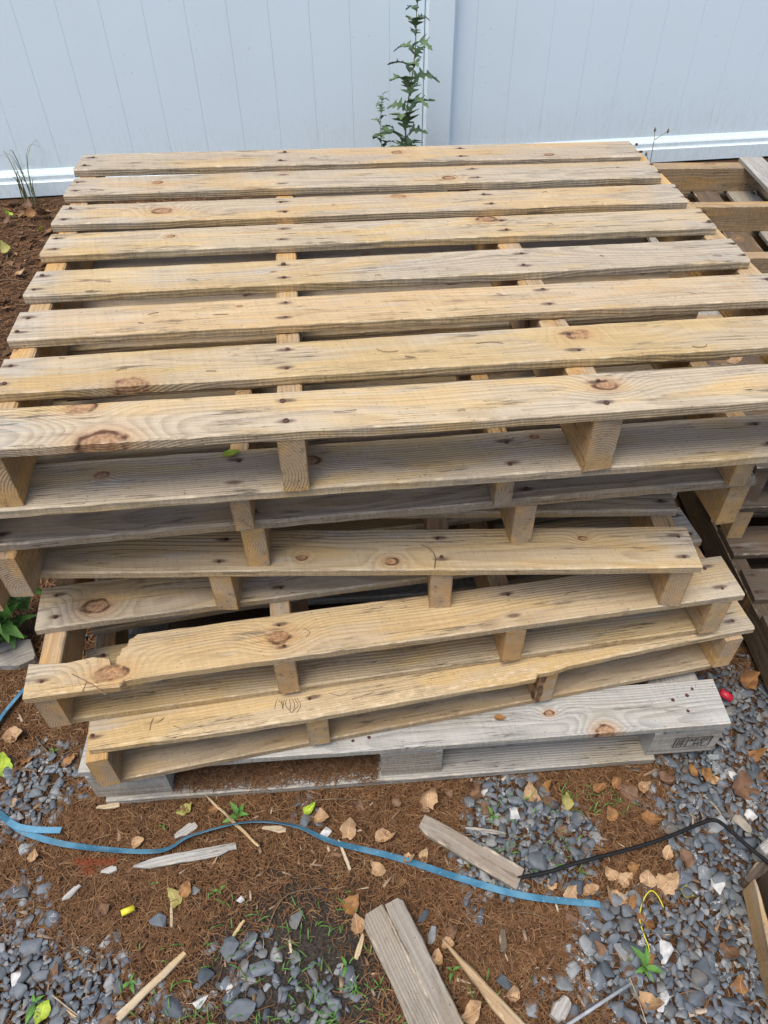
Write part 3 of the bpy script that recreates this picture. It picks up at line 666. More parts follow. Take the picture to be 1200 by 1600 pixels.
def rotm(rx, ry, rz):
    cx, sx, cy, sy, cz, sz = np.cos(rx), np.sin(rx), np.cos(ry), np.sin(ry), np.cos(rz), np.sin(rz)
    return np.array([[cz * cy, cz * sy * sx - sz * cx, cz * sy * cx + sz * sx], [sz * cy, sz * sy * sx + cz * cx, sz * sy * cx - cz * sx], [-sy, cy * sx, cy * cx]])
def scatter_stones():
    n = 170000; x = rng.uniform(-1.3, 1.15, n); y = rng.uniform(0.15, 1.75, n); d = gdens(x, y)
    keep = rng.uniform(0, 1, n) < np.clip(d * 1.05 - 0.42, 0, 1) ** 1.2; x, y, d = x[keep], y[keep], d[keep]
    cell = {}; VV, FF = [], []; off = 0; cnt = 0
    for i in range(len(x)):
        r = float(np.clip(rng.lognormal(math.log(0.0078), 0.44), 0.0038, 0.020))
        cxi, cyi = int(x[i] / .02), int(y[i] / .02); ok = True
        for a in (-1, 0, 1):
            for b in (-1, 0, 1):
                for (qx, qy, qr) in cell.get((cxi + a, cyi + b), ()):
                    if (qx - x[i]) ** 2 + (qy - y[i]) ** 2 < (0.57 * (qr + r)) ** 2: ok = False
        if not ok: continue
        cell.setdefault((cxi, cyi), []).append((x[i], y[i], r)); cnt += 1
        V, Fc = PROTO[rng.integers(len(PROTO))]
        M3 = rotm(rng.normal(0, .22), rng.normal(0, .22), rng.uniform(0, 6.28))
        z = gh(float(x[i]), float(y[i])) + r * 0.08 + (rng.uniform(0, .006) if d[i] > 0.9 else 0)
        VV.append(V @ M3.T * (r * 1.15) + np.array([x[i], y[i], z])); FF.append(Fc + off); off += len(V)
    o = np_mesh('gravel', np.concatenate(VV), np.concatenate(FF), M['stone'])
    tag(o, 'loose blue grey slate gravel strewn over the ground', 'gravel', kind='stuff'); return cnt
scatter_stones()

def needles(name, n, xr, yr, zfun, length=(0.010, 0.032), wd=0.00055, dens=None, mat=None, hump=0.5):
    x = rng.uniform(*xr, n); y = rng.uniform(*yr, n)
    if dens is not None:
        k = rng.uniform(0, 1, n) < dens(x, y); x, y = x[k], y[k]; n = len(x)
    L = rng.uniform(*length, n); a = rng.uniform(0, 2 * np.pi, n); cv = rng.normal(0, 1.1, n); z0 = zfun(x, y)
    lift = np.abs(rng.normal(0, 0.0022, n)); t = np.linspace(-.5, .5, 4)
    V = np.zeros((n, 8, 3))
    tilt = rng.normal(0, .12, n)
    for j, tt in enumerate(t):
        ang = a + cv * tt
        px = x + L * (np.cos(a + cv * tt * .5) * tt); py = y + L * (np.sin(a + cv * tt * .5) * tt)
        pz = z0 + lift + 0.0008 + hump * L * .12 * (0.25 - tt * tt) + tilt * tt * L * .6 * (tilt * tt > 0)
        nx_, ny_ = -np.sin(ang) * wd, np.cos(ang) * wd
        V[:, 2 * j] = np.stack([px + nx_, py + ny_, pz], 1); V[:, 2 * j + 1] = np.stack([px - nx_, py - ny_, pz + wd * .6], 1)
    base = (np.arange(n) * 8)[:, None]
    f = np.array([[0, 1, 3], [0, 3, 2], [2, 3, 5], [2, 5, 4], [4, 5, 7], [4, 7, 6]])
    Fc = (base[:, :, None] + f[None]).reshape(-1, 3)
    return np_mesh(name, V.reshape(-1, 3), Fc, mat or M['needle'])
def ghv(x, y): return np.array([gh(float(a), float(b)) for a, b in zip(x, y)])
cb = at(470, 1530)
def ndens(x, y):
    g = gdens(x, y); bare = np.exp(-((x - cb.x) ** 2 + (y - cb.y) ** 2) / 0.032)
    v = np.clip(1.25 - g * 0.9, 0.14, 1) * np.clip(1 - bare * 1.15, 0.03, 1)
    return v
o = needles('pine_needle_litter', 105000, (-0.95, 0.98), (0.20, 0.95), ghv, dens=ndens)
tag(o, 'reddish brown pine needle litter covering the ground in front of the stack', 'needles', kind='stuff')
o = needles('pine_needle_litter', 24000, (-2.1, -0.6), (0.9, 3.55), ghv, length=(0.02, 0.05), wd=0.0011)
tag(o, 'brown needle litter on the ground between the stack and the fence', 'needles', kind='stuff')
# dry leaf litter and grass stalks heaped on the ground by the fence at the far left
def litter():
    V, Fc = [], []
    for k in range(420):
        x, y = RS.uniform(-1.95, -1.05), RS.uniform(1.5, 3.5); L = RS.uniform(.012, .035); a = RS.uniform(0, 6.28); b = len(V)
        z = gh(x, y) + .006; tl = RS.uniform(-.5, .9)
        for (u, v, h_) in ((-1, 0, 0), (-.2, .55, .25), (.9, .1, .1 + tl * .4), (-.1, -.5, .3), (0, 0, .05)):
            V.append((x + L * (u * math.cos(a) - v * math.sin(a)), y + L * (u * math.sin(a) + v * math.cos(a)), z + L * h_))
        Fc += [(b, b + 4, b + 1), (b + 1, b + 4, b + 2), (b + 2, b + 4, b + 3), (b + 3, b + 4, b)]
    o = link_mesh('leaf_litter', V, Fc, M['needle']); tag(o, 'crumbled dry leaf litter on the ground left of the stack near the fence', 'leaf litter', kind='stuff')
litter()
# needles caught on the bottom boards of the block pallet
def onb(x, y): return np.full(len(x), 0.0195)
o = needles('pine_needle_drift', 9000, (-0.42, -0.02), (0.630, 0.735), onb, dens=lambda x, y: np.clip((y - 0.640 - 0.004 * np.sin(x * 60) - 0.05 * x) * 30, 0, 1), wd=0.0005, length=(.006, .02))
tag(o, 'drift of brown needles lying in the left opening of the block pallet', 'needles', kind='stuff')
# crumbs of wood and bark
def crumbs():
    n = 900; VV, FF = [], []; off = 0
    for i in range(n):
        x, y = rng.uniform(-0.85, 0.95), rng.uniform(0.2, 0.9)
        L = float(np.clip(rng.lognormal(math.log(.005), .6), .002, .015)); wd = L * rng.uniform(.12, .4)
        V = np.array([(-1, -1, -1), (1, -1, -1), (1, 1, -1), (-1, 1, -1), (-1, -1, 1), (1, -1, 1), (1, 1, 1), (-1, 1, 1)], float) * (L, wd, wd * .4)
        V += rng.normal(0, wd * .3, V.shape); V[[0, 3, 4, 7], 1:] *= rng.uniform(.1, .9); V[[1, 2, 5, 6], 1:] *= rng.uniform(.2, 1)
        V = V @ rotm(rng.normal(0, .3), rng.normal(0, .15), rng.uniform(0, 6.28)).T + np.array([x, y, gh(x, y) + .004])
        Fc = np.array([(0, 2, 1), (0, 3, 2), (4, 5, 6), (4, 6, 7), (0, 1, 5), (0, 5, 4), (1, 2, 6), (1, 6, 5), (2, 3, 7), (2, 7, 6), (3, 0, 4), (3, 4, 7)])
        VV.append(V); FF.append(Fc + off); off += 8
    o = np_mesh('wood_crumbs', np.concatenate(VV), np.concatenate(FF), M['chip'])
    tag(o, 'tiny splinters and bark crumbs strewn among the needles', 'wood crumbs', kind='stuff')
crumbs()

# ------------------------------------------------------------------ single stones
def stone(px, py, size, kind, label, seed):
    V, Fc = hull_proto(seed + 500, 9 + seed % 3, 0.42, 1.15 + .2 * (seed % 3)); c = at(px, py, 0.01); r = size / 2000.0 * 1.15
    V = V @ rotm(.15, -.1, seed * 1.7).T * r
    o = link_mesh('stone', V, [tuple(f) for f in Fc], M[kind], None, (c.x, c.y, gh(c.x, c.y) + r * .42))
    tag(o, label, 'stone', 'single stones among the gravel')
for i, q in enumerate([
    (23, 1526, 24, 'quartz', 'bright white stone near the left edge of the picture, below the brown leaf'),
    (355, 1540, 12, 'quartz', 'small round white pebble on the bare dark soil'),
    (312, 1562, 18, 'quartz', 'white veined stone on the dark soil left of the round white pebble'),
    (803, 1269, 26, 'quartz', 'largest white stone in the gravel in front of the grey pallet'),
    (758, 1233, 16, 'quartz', 'white pebble touching the curled brown leaf under the pallet edge'),
    (1161, 1283, 28, 'tanstone', 'rounded tan stone right of the black cord'),
    (508, 1298, 22, 'quartz', 'grey white stone beside the blue strap'),
    (245, 1436, 28, 'stone', 'grey stone left of the tall upright splinter'),
    (356, 1482, 28, 'stone', 'big blue grey stone at the upper edge of the bare dark soil'),
    (318, 1522, 30, 'stone', 'long slate chip standing on the bare dark soil'),
    (462, 1432, 26, 'stone', 'grey stone between the dark soil and the grey split plank'),
    (375, 1575, 34, 'stone', 'broad slate chip at the bottom of the dark soil'),
    (1098, 1510, 34, 'stone', 'large dark slate chip in the right hand gravel'),
    (1110, 1320, 26, 'stone', 'blue grey stone just under the bend of the black cord'),
    (1127, 1382, 24, 'quartz', 'white speckled stone left of the leaning planks'),
    (1178, 1269, 24, 'quartz', 'white stone close to the right edge of the picture'),
    (1150, 1207, 18, 'quartz', 'white stone beside the big brown leaf by the pallet corner'),
    (1040, 1562, 26, 'quartz', 'white flecked stone beside the tan leaf at the bottom'),
    (668, 1435, 28, 'stone', 'grey stone beside the upper end of the split plank'),
    (675, 1457, 22, 'stone', 'dark stone beneath the dark red leaf'),
    (792, 1532, 22, 'stone', 'dark stone by the lower end of the tan wedge'),
    (374, 1402, 14, 'quartz', 'tiny white pebble right of the olive leaf'),
    (303, 1388, 17, 'stone', 'black stone touching the olive leaf'),
    (1042, 1487, 26, 'quartz', 'pale triangular stone by the yellow wire'),
]): stone(*q, i)

# ------------------------------------------------------------------ leaves
def leaf_geo(L, wd, curl=0.3, cup=0.3, lobes=0, lobe_d=0.4, n=10, seed=0, stemL=0.35, heart=0.0, tooth=0.0):
    """Leaf blade along +x from its base, midrib on y = 0; a thin petiole behind."""
    r = random.Random(seed); V, Fc = [], []
    for i in range(n + 1):
        t = i / n
        hw = wd * 0.5 * (math.sin(math.pi * t ** 0.72) ** 0.8 if 0 < t < 1 else 0.0)
        if heart and t < .2: hw = max(hw, wd * .5 * (0.55 + t * 2) * heart)
        if lobes:
            ph = (t * lobes) % 1.0; hw *= (1 - lobe_d) + lobe_d * (1.6 if ph > 0.5 else 0.25)
        if tooth: hw *= 1 + tooth * (1 if i % 2 else -1)
        hw = max(hw, wd * .015)
        a = curl * (t - 0.35) ** 2 * 2.2
        x = L * t; z = L * a * (1 if curl > 0 else 1)
        jl, jr = 1 + r.uniform(-.13, .13), 1 + r.uniform(-.13, .13)
        cz = cup * hw + r.uniform(-.05, .05) * wd
        for (yy, zc) in ((hw * jl, cz + r.uniform(-.04, .04) * wd), (hw * .5 * jl, cz * .25), (0, 0), (-hw * .5 * jr, cz * .25), (-hw * jr, cz * r.uniform(.5, 1.3))):
            sw = (-0.10 * L if (heart and i == 0) else 0) * abs(yy) / max(hw, 1e-5)
            V.append((x + sw + (lobes and yy and abs(yy) > hw * .7) * L * .04, yy, z + zc))
    for i in range(n):
        for k in range(4):
            a = i * 5 + k; Fc.append((a, a + 1, a + 6, a + 5))
    b = len(V); 
    if stemL:
        tv, tf = tube([(-L * stemL, L * .03, -L * .02), (-L * stemL * .5, L * .02, 0), (0, 0, 0), (L * .3, 0, V[int(n * .3) * 5 + 2][2] + .0002)], [L * .014, L * .013, L * .012, L * .006], 4)
        V += [tuple(q) for q in tv]; Fc += [tuple(b + i for i in f) for f in tf]
    return V, Fc
LEAVES = [
    # px, py, length px, heading degrees, curl, kind, label, lift
    (668, 1245, 40, 80, .5, 'tan', 'upright tan leaf standing above the broken slat'),
    (664, 1266, 22, 250, .6, 'tan', 'narrow folded tan leaf touching the top of the broken slat'),
    (745, 1237, 30, 60, .5, 'brown', 'curled brown leaf beside the white pebble under the pallet edge'),
    (758, 1262, 34, 100, .3, 'brown', 'dark brown folded leaf at the left edge of the gravel bed'),
    (830, 1240, 36, 80, .6, 'tan', 'long tan leaf left of the orange leaf under the pallet edge'),
    (853, 1228, 28, 20, .4, 'orange', 'orange leaf tucked under the pallet edge'),
    (858, 1250, 32, 170, .3, 'brown', 'mottled brown leaf below the orange one near the pallet edge'),
    (884, 1252, 38, 100, .2, 'olive', 'olive green leaf standing in the gravel bed'),
    (937, 1229, 28, 30, .5, 'orange', 'orange leaf right of the olive green leaf'),
    (963, 1219, 32, 75, .6, 'orange', 'upright orange leaf against the pallet bottom board'),
    (982, 1236, 42, 150, .2, 'brown', 'wide dark brown leaf lying below the pallet bottom board'),
    (1006, 1227, 24, 20, .6, 'tan', 'small tan leaf right of the wide dark brown leaf'),
    (1038, 1218, 32, 170, .3, 'brown', 'brown leaf under the right end of the bottom board'),
    (1082, 1204, 28, 120, .5, 'orange', 'orange leaf beneath the stamped block'),
    (1106, 1206, 34, 150, .3, 'orange', 'rusty leaf half under the tan one by the stamped block'),
    (1122, 1219, 34, -50, .2, 'tan', 'smooth tan leaf beside the stamped block'),
    (1165, 1228, 56, 100, .3, 'brown', 'largest brown leaf, lying right of the pallet corner'),
    (956, 1270, 30, 110, .4, 'orange', 'rust orange leaf on the gravel above the black cord'),
    (1018, 1277, 36, -10, .3, 'orange', 'bright orange leaf lying on needles right of the gravel bed'),
    (880, 1300, 28, -50, .6, 'brown', 'narrow brown leaf in the middle of the gravel bed'),
    (1144, 1263, 34, 160, .3, 'brown', 'reddish brown leaf left of the rounded tan stone'),
    (1180, 1180, 36, 30, .5, 'orange', 'orange brown leaf near the right edge by the low stack'),
    (1192, 1215, 28, 80, .4, 'brown', 'brown leaf at the right edge of the picture'),
    (1045, 1332, 30, 60, .2, 'tan', 'round tan leaf lying across the black cord'),
    (1072, 1340, 40, 100, .2, 'brown', 'flat dull brown leaf below the black cord'),
    (955, 1364, 30, 120, .4, 'tan', 'tan leaf just below the black cord at its middle'),
    (980, 1371, 36, 40, .3, 'tan', 'tan leaf left of the heart shaped one'),
    (1046, 1377, 48, 35, .15, 'tan', 'largest heart shaped tan leaf on the needles'),
    (1012, 1374, 36, 90, .4, 'tan', 'upright tan leaf crossed by a thin twig'),
    (990, 1352, 26, 10, .4, 'orange', 'small orange leaf touching the underside of the black cord'),
    (862, 1378, 22, 120, .4, 'tan', 'small tan leaf right of the broken slat end'),
    (893, 1397, 40, 60, .5, 'tan', 'curled tan leaf above the end of the blue strap'),
    (925, 1392, 36, 10, .5, 'tan', 'crinkled tan leaf over the end of the blue strap'),
    (960, 1402, 44, 160, .6, 'tan', 'crumpled striped leaf touching the tip of the blue strap'),
    (985, 1412, 36, 80, .6, 'orange', 'crumpled pinkish leaf beside the foot of the yellow wire'),
    (1010, 1440, 40, -60, .3, 'orange', 'pinkish brown leaf lying across the yellow wire'),
    (890, 1428, 34, 150, .4, 'brown', 'brown leaf just below the blue strap'),
    (935, 1480, 34, 130, .5, 'brown', 'dark curled leaf on the left edge of the lower right gravel'),
    (1074, 1392, 28, 170, .4, 'olive', 'small olive leaf right of the heart shaped tan leaf'),
    (705, 1458, 40, 20, .3, 'brown', 'dark red brown leaf beside the split plank'),
    (702, 1472, 28, -40, .4, 'tan', 'tan leaf below the dark red brown one'),
    (683, 1492, 30, 70, .5, 'tan', 'tan leaf against the edge of the split plank'),
    (740, 1582, 44, 20, .3, 'tan', 'wide tan leaf at the bottom right of the split plank'),
    (803, 1550, 28, 100, .5, 'tan', 'small tan leaf at the lower end of the tan wedge'),
    (844, 1486, 24, 85, .4, 'orange', 'slim yellow orange leaf alone on the needles'),
    (1016, 1570, 44, -30, .5, 'tan', 'curved tan leaf at the bottom, left of the flecked stone'),
    (986, 1522, 36, 110, .4, 'brown', 'brown leaf left of the small green weed'),
    (1013, 1503, 34, 10, .3, 'orange', 'orange leaf under the small green weed'),
    (1140, 1488, 38, -50, .3, 'brown', 'brown oval leaf on the lower right gravel'),
    (1155, 1538, 34, 90, .4, 'orange', 'orange brown leaf beside the leaning planks'),
    (640, 1343, 28, -10, .5, 'tan', 'tan leaf lying on the blue strap'),
    (663, 1334, 26, 70, .4, 'tan', 'tan leaf left of the broken slat'),
    (588, 1354, 38, 120, .4, 'tan', 'tan leaf below the blue strap in the middle'),
    (551, 1411, 44, 50, .25, 'orange', 'rust coloured leaf with a curled tip above the split plank'),
    (557, 1442, 34, 100, .4, 'tan', 'tan leaf at the upper corner of the split plank'),
    (598, 1463, 32, 60, .2, 'tan', 'round tan leaf lying on the split plank'),
    (216, 1315, 32, 10, .4, 'tan', 'pale tan leaf beside the blue strap on the left'),
    (290, 1263, 34, 20, .3, 'olive', 'faded olive leaf below the left opening of the grey pallet'),
    (484, 1262, 32, 40, .3, 'yellow', 'yellow green leaf above the blue strap'),
    (503, 1277, 34, -10, .4, 'tan', 'brown edged leaf right of the yellow green one'),
    (546, 1292, 42, 80, .3, 'tan', 'mottled upright leaf above the strap in the middle'),
    (603, 1305, 44, -35, .4, 'tan', 'long pinkish tan leaf left of the broken slat'),
    (52, 1337, 26, 80, .3, 'tan', 'tan leaf under the left end of the blue strap'),
    (270, 1398, 40, 130, .3, 'olive', 'olive green leaf in the middle of the needle litter'),
    (290, 1388, 34, 60, .3, 'orange', 'brown leaf overlapping the olive green leaf'),
    (83, 1518, 36, 60, .4, 'brown', 'brown leaf lower left, above the bright white stone'),
    (2, 1194, 44, 90, .3, 'yellow', 'yellow green leaf cut by the left edge of the picture'),
    (20, 1253, 22, 10, .3, 'tan', 'small round tan leaf on the left gravel'),
    (43, 1188, 28, 0, .3, 'orange', 'rust red leaf on the left gravel'),
    (62, 1583, 44, -95, .2, 'yellow', 'bright yellow green leaf at the bottom left corner'),
    (165, 1592, 40, 20, .3, 'brown', 'brown leaf at the bottom beside the tan splinter'),
    (160, 1420, 36, 30, .3, 'brown', 'dark brown leaf half buried in the needles on the left'),
    (335, 1083 + 180, 22, 20, .4, 'orange', 'small rusty leaf near the thin pale stick'),
    (25, 1150, 50, 10, .2, 'tan', 'pinkish tan leaf beneath the lowest pale pallet on the left'),
    (108, 1190, 34, 30, .3, 'orange', 'orange brown leaf left of the grey pallet corner'),
    (560, 1257, 26, 150, .4, 'brown', 'brown leaf under the middle of the grey pallet'),
    (620, 1252, 22, 60, .4, 'brown', 'small brown leaf left of the upright tan leaf'),
    (1065, 1120, 30, 60, .4, 'orange', 'rust leaf in the shade right of the grey pallet'),
    (1172, 1062, 44, 40, .4, 'orange', 'rusty leaf in the dark gap between the stacks'),
    (700, 1237, 24, 170, .3, 'brown', 'flat brown leaf right of the upright tan leaf'),
]
for i, q in enumerate(LEAVES):
    px, py, lp, hd, curl, kind, lb = q
    c = at(px, py, 0.008); Lw = lp / 1000.0 * (0.80 + max(0, (1450 - py)) / 1800)
    V, Fc = leaf_geo(Lw, Lw * RS.uniform(.62, .95), curl * RS.uniform(.6, 2.2), RS.uniform(-.2, .75), seed=i, heart=.8 if 'heart' in lb or i % 3 == 0 else 0, stemL=RS.choice((.15, .35, .5)))
    tilt = RS.uniform(-.25, .25); up = 0.5 if ('upright' in lb or 'standing' in lb) else RS.uniform(0, .2)
    V = [(x - Lw / 2, y + .22 * Lw * noise.noise(Vector((x / Lw * 1.6, y / Lw, i * 1.7))), z + .30 * Lw * noise.noise(Vector((x / Lw * 1.9, y / Lw * 2.6, i * 3.1))) + .10 * Lw * noise.noise(Vector((x / Lw * 6, y / Lw * 7, i * 2.3)))) for x, y, z in V]
    o = link_mesh('fallen_leaf', V, Fc, M['leaf_' + kind], None, (c.x, c.y, 0), (tilt, -up, math.radians(hd)), smooth=True)
    Rm = o.rotation_euler.to_matrix(); mz = min((Rm @ Vector(v)).z for v in V)
    base = 0.012 if 'plank' in lb and 'lying on' in lb else 0.0
    o.location.z = gh(c.x, c.y) - mz + 0.0015 + base + (0.012 if 'lying on the split' in lb else 0)
    tag(o, lb, 'leaf', 'fallen leaves')

for i, (px, py, lp, kind, lb) in enumerate((
    (8, 352, 40, 'brown', 'brown leaf at the left edge near the grass tuft'), (20, 338, 32, 'yellow', 'small yellow green leaf right under the grass tuft'), (52, 342, 44, 'orange', 'yellow orange leaf between grass tuft and stack'),
    (70, 335, 50, 'brown', 'dark leaf standing at the fence foot beside the stack'), (40, 328, 46, 'brown', 'brown leaf at the fence foot left of the orange leaf'), (63, 359, 30, 'yellow', 'little yellow leaf close to the stack on the far left'),
    (24, 430, 34, 'tan', 'pale leaf lying on the far left needles'), (10, 395, 44, 'olive', 'faded leaf on the left edge halfway to the fence'), (38, 408, 30, 'tan', 'tiny pale leaf between the far left leaves'))):
    c = at(px, py, .01); Lw = lp / 1000 * 1.3; V, Fc = leaf_geo(Lw, Lw * .75, .6, .4, seed=300 + i)
    o = link_mesh('fallen_leaf', V, Fc, M['leaf_' + kind], None, (c.x, c.y, gh(c.x, c.y) + .012), (RS.uniform(-.3, .3), -RS.uniform(0, .5), RS.uniform(0, 6)), smooth=True)
    tag(o, lb, 'leaf', 'fallen leaves')
# leaves lying on and in the pallets
for (px, py, z, lp, hd, kind, lb) in (
    (348, 712, z2 + TH + SH + .001, 26, 10, 'yellow', 'yellow green leaf lying on the second pallet under the front board'),
    (772, 1121, zG + .001, 22, -10, 'orange', 'small rusty leaf on the grey front board of the bottom pallet'),
    (1135, 568, z3 + .1, 40, 20, 'tan', 'pale leaf caught between the boards at the right of the top pallet')):
    c = at(px, py, z); Lw = lp / 1000.0
    V, Fc = leaf_geo(Lw, Lw * .6, .3, .3, seed=int(px)); mz = min(v[2] for v in V)
    if px > 1100: c = at(px, py, 0.47)
    o = link_mesh('fallen_leaf', V, Fc, M['leaf_' + kind], None, (c.x, c.y, c.z - mz), (0, 0, math.radians(hd)), smooth=True); tag(o, lb, 'leaf', 'fallen leaves')

# curled needles and twigs dropped on the deck boards: one loose scatter
def deck_twigs():
    V, Fc = [], []
    spots = [(160, 440, 14), (300, 437, 10), (140, 455, 8), (240, 490, 12), (345, 492, 12), (220, 505, 6), (600, 550, 25), (640, 558, 10), (765, 535, 20), (1098, 543, 18), (190, 577, 10), (330, 580, 8),
             (540, 643, 20), (1060, 560, 5), (490, 247, 12), (150, 297, 20), (850, 300, 6), (965, 262, 5), (1065, 275, 5), (700, 380, 8), (590, 430, 6), (940, 400, 5), (1120, 400, 8), (670, 485, 8), (780, 460, 6),
             (380, 612, 8), (720, 640, 6), (860, 350, 6), (95, 560, 6), (520, 320, 6)]
    for (px, py, l) in spots:
        c = at(px, py, z1 + SH + TH + .0012); a = RS.uniform(-.6, .6); L = l / 1000.0 * RS.uniform(.9, 1.3); cv = RS.uniform(-1.4, 1.4)
        pts = [c + Vector((math.cos(a + cv * t) * L * t * 1.6, math.sin(a + cv * t) * L * t, .001 * (1 - 4 * (t) ** 2))) for t in (-.5, -.25, 0, .25, .5)]
        tv, tf = tube(pts, 0.0005, 4); b = len(V); V += tv; Fc += [tuple(b + i for i in f) for f in tf]
    def add(zl, pts_px, r=.0006):
        nonlocal V, Fc
        pts = [at(x, y, zl) for x, y in pts_px]; tv, tf = tube(spline(pts, 4), r, 4); b = len(V); V += tv; Fc += [tuple(b + i for i in f) for f in tf]
    t5, t6, t4 = z5 + TH * 2 + SH + .001, z6 + TH * 2 + SH + .001, z4 + TH + SH + .001
    add(t5, [(112, 1053), (130, 1062), (150, 1073), (166, 1086)], .0009); add(t5, [(135, 1065), (130, 1078), (124, 1084)])
    add(t5, [(475, 981), (484, 988), (478, 996)]); add(t5, [(882, 930), (895, 924), (905, 925)])
    add(t4, [(658, 851), (672, 858), (680, 870), (679, 888)], .0009)
    add(t6, [(240, 1122), (236, 1130), (234, 1141)]); add(t6, [(256, 1121), (250, 1127), (243, 1130)]); add(t6, [(270, 1134), (282, 1138)])
    for k in range(9): add(t6, [(432 + k * 4, 1095 - k * .6), (434 + k * 4 + RS.uniform(-4, 4), 1102), (436 + k * 4 + RS.uniform(-8, 4), 1110 + RS.uniform(-5, 4))])
    add(t6, [(515, 1083), (530, 1087), (540, 1084), (545, 1080)]); add(t6, [(550, 1092), (572, 1086), (585, 1080)])
    o = link_mesh('dropped_needles', V, Fc, M['dry']); tag(o, 'brown needles and twig bits scattered on the deck boards', 'needles', kind='stuff')
deck_twigs()

# ------------------------------------------------------------------ loose wood
def plank_px(name, label, a, b, wpx, th, mat, tone, rz_extra=0, knots=None, front=None, back=None, z=None, group='wood scraps on the ground', ry=0.0, cat='wood scrap', rough=2.5):
    A = at(*a, 0.01); B = at(*b, 0.01); d = B - A; L = d.length
    if front is None and back is None:
        q = RS.uniform(.25, .48) * wpx; q2 = RS.uniform(.0, .12) * wpx; k = RS.uniform(.3, .8)
        front = [(0, q), (L * k * .5, q * .6), (L * k, 0), (L * .97, RS.uniform(0, .1) * wpx), (L, q2)]
        back = [(0, -q * .9), (L * .06, -q * .3), (L * .2, -RS.uniform(0, .1) * wpx), (L * .8, 0), (L * .86, -q * .5), (L, -q * .7)]
    o = board(name, L, wpx, th, mat, None, (A.x, A.y, 0), math.atan2(d.y, d.x), tone=tone, knots=knots or [], front=front, back=back, nx=20, rough=rough, ry=ry)
    zc = max(gh(A.x, A.y), gh(B.x, B.y)) if z is None else z
    o.location.z = zc + th + 0.004
    tag(o, label, cat, group); return o
A = at(597, 1418, 0.01); B = at(700, 1640, 0.01); d = B - A
root = empty('split_plank', (A.x, A.y, 0.0), math.atan2(d.y, d.x)); tag(root, 'grey brown weathered plank split along its length, bottom centre', 'wood scrap', 'wood scraps on the ground')
board('plank_half', d.length, 0.042, 0.018, GREY, root, (0.0, -.0180, 0.0215), 0.0025, tone=(-.42, .75, 0), knots=[], nx=26, rough=3.0, rx=0.03, ry=0.01,
      front=[(0, .008), (0.012, -.001), (0.26, 0)], back=[(0, -.001), (0.05, .0005), (0.09, .0025), (0.12, -.001), (0.2, .001), (.26, .002)])
board('plank_half', d.length, 0.034, 0.018, GREY, root, (0.001, 0.0200, 0.0225), 0.0005, tone=(-.38, .65, 0), knots=[], nx=26, rough=3.0, rx=-0.02, ry=0.005,
      front=[(0, .001), (0.04, .0), (0.10, .003), (0.13, -.001), (.26, .0015)], back=[(0, -.006), (0.008, 0.0), (0.26, 0)])
plank_px('broken_slat', 'broken slat with a dirty dark face right of the upright leaf', (658, 1282), (808, 1370), 0.034, 0.012, GREY, (-0.30, 0.8, 0.2),
         front=[(0, 0.006), (0.02, 0.0), (0.17, -.002), (0.2, 0)], back=[(0, -.002), (0.05, .001), (0.12, 0.0), (0.122, 0.004), (0.2, 0.003)])
plank_px('wood_shard', 'pale pointed shard of wood crossing the needles left of centre', (208, 1351), (368, 1322), 0.019, 0.007, GREY, (0.15, 0.1, 0.1),
         front=[(0, 0.008), (0.03, 0.001), (0.15, 0), (0.17, .006)], back=[(0, -.009), (0.035, -.001), (0.15, 0), (0.17, 0)])
plank_px('wood_shard', 'thin pale stick leaning in front of the grey pallet', (321, 1243), (404, 1322), 0.0055, 0.004, PINE, (-.2, 0, 0.1), z=0.004)
plank_px('wood_shard', 'tan splinter of wood at the bottom left', (180, 1590), (268, 1506), 0.012, 0.007, PINE, (0.0, 0.1, 0.1),
         front=[(0, 0), (0.10, .002), (0.13, .004)])
plank_px('wood_wedge', 'tan wedge of wood right of the split plank', (692, 1466), (782, 1568), 0.020, 0.011, PINE2, (-.1, 0.15, 0.1),
         front=[(0, .009), (0.05, .005), (0.12, -.003), (0.2, -.001)], back=[(0, -.008), (0.05, -.004), (0.2, 0.002)])
plank_px('wood_shard', 'short whitish splinter touching the blue strap', (528, 1310), (547, 1356), 0.006, 0.004, PINE, (0.1, 0, 0))
plank_px('wood_shard', 'pale splinter left of the split plank', (566, 1455), (556, 1496), 0.009, 0.005, PINE, (-.1, 0, 0.1))
plank_px('wood_scrap', 'small grey block of rotten wood at the bottom edge', (884, 1558), (868, 1592), 0.024, 0.014, GREY, (0.0, 0.35, 0))
plank_px('wood_shard', 'upright thin splinter below the olive leaf', (266, 1402), (267, 1446), 0.005, 0.004, PINE, (0.0, 0.1, 0))
plank_px('wood_shard', 'weathered splinter lying on the left near the needles edge', (100, 1575), (118, 1590), 0.005, 0.004, PINE2, (0.0, 0.1, 0))
plank_px('wood_shard', 'small bleached splinter on the gravel left of the black cord', (727, 1290), (790, 1298), 0.007, 0.005, GREY, (0.2, 0.1, 0))
plank_px('wood_shard', 'reddish splinter in the bare dark soil', (362, 1462), (380, 1434), 0.005, 0.004, PINE2, (-.2, 0, .8))
plank_px('wood_shard', 'grey chip of wood below the bend of the blue strap', (155, 1362), (180, 1352), 0.012, 0.005, GREY, (.1, 0.1, 0))
plank_px('wood_shard', 'grey pointed chip left of the large needle patch', (95, 1405), (122, 1380), 0.012, 0.005, GREY, (.1, 0.1, 0))
plank_px('wood_shard', 'brown strip of bark under the gravel bed', (610, 1545 - 20), (640, 1560 - 20), 0.006, 0.004, DARKW, (.1, 0.1, 0), z=0.0) if False else None
plank_px('wood_shard', 'pale thin chip above the blue strap in the middle', (408, 1292), (446, 1293), 0.012, 0.003, PINE, (.1, 0.2, 0))
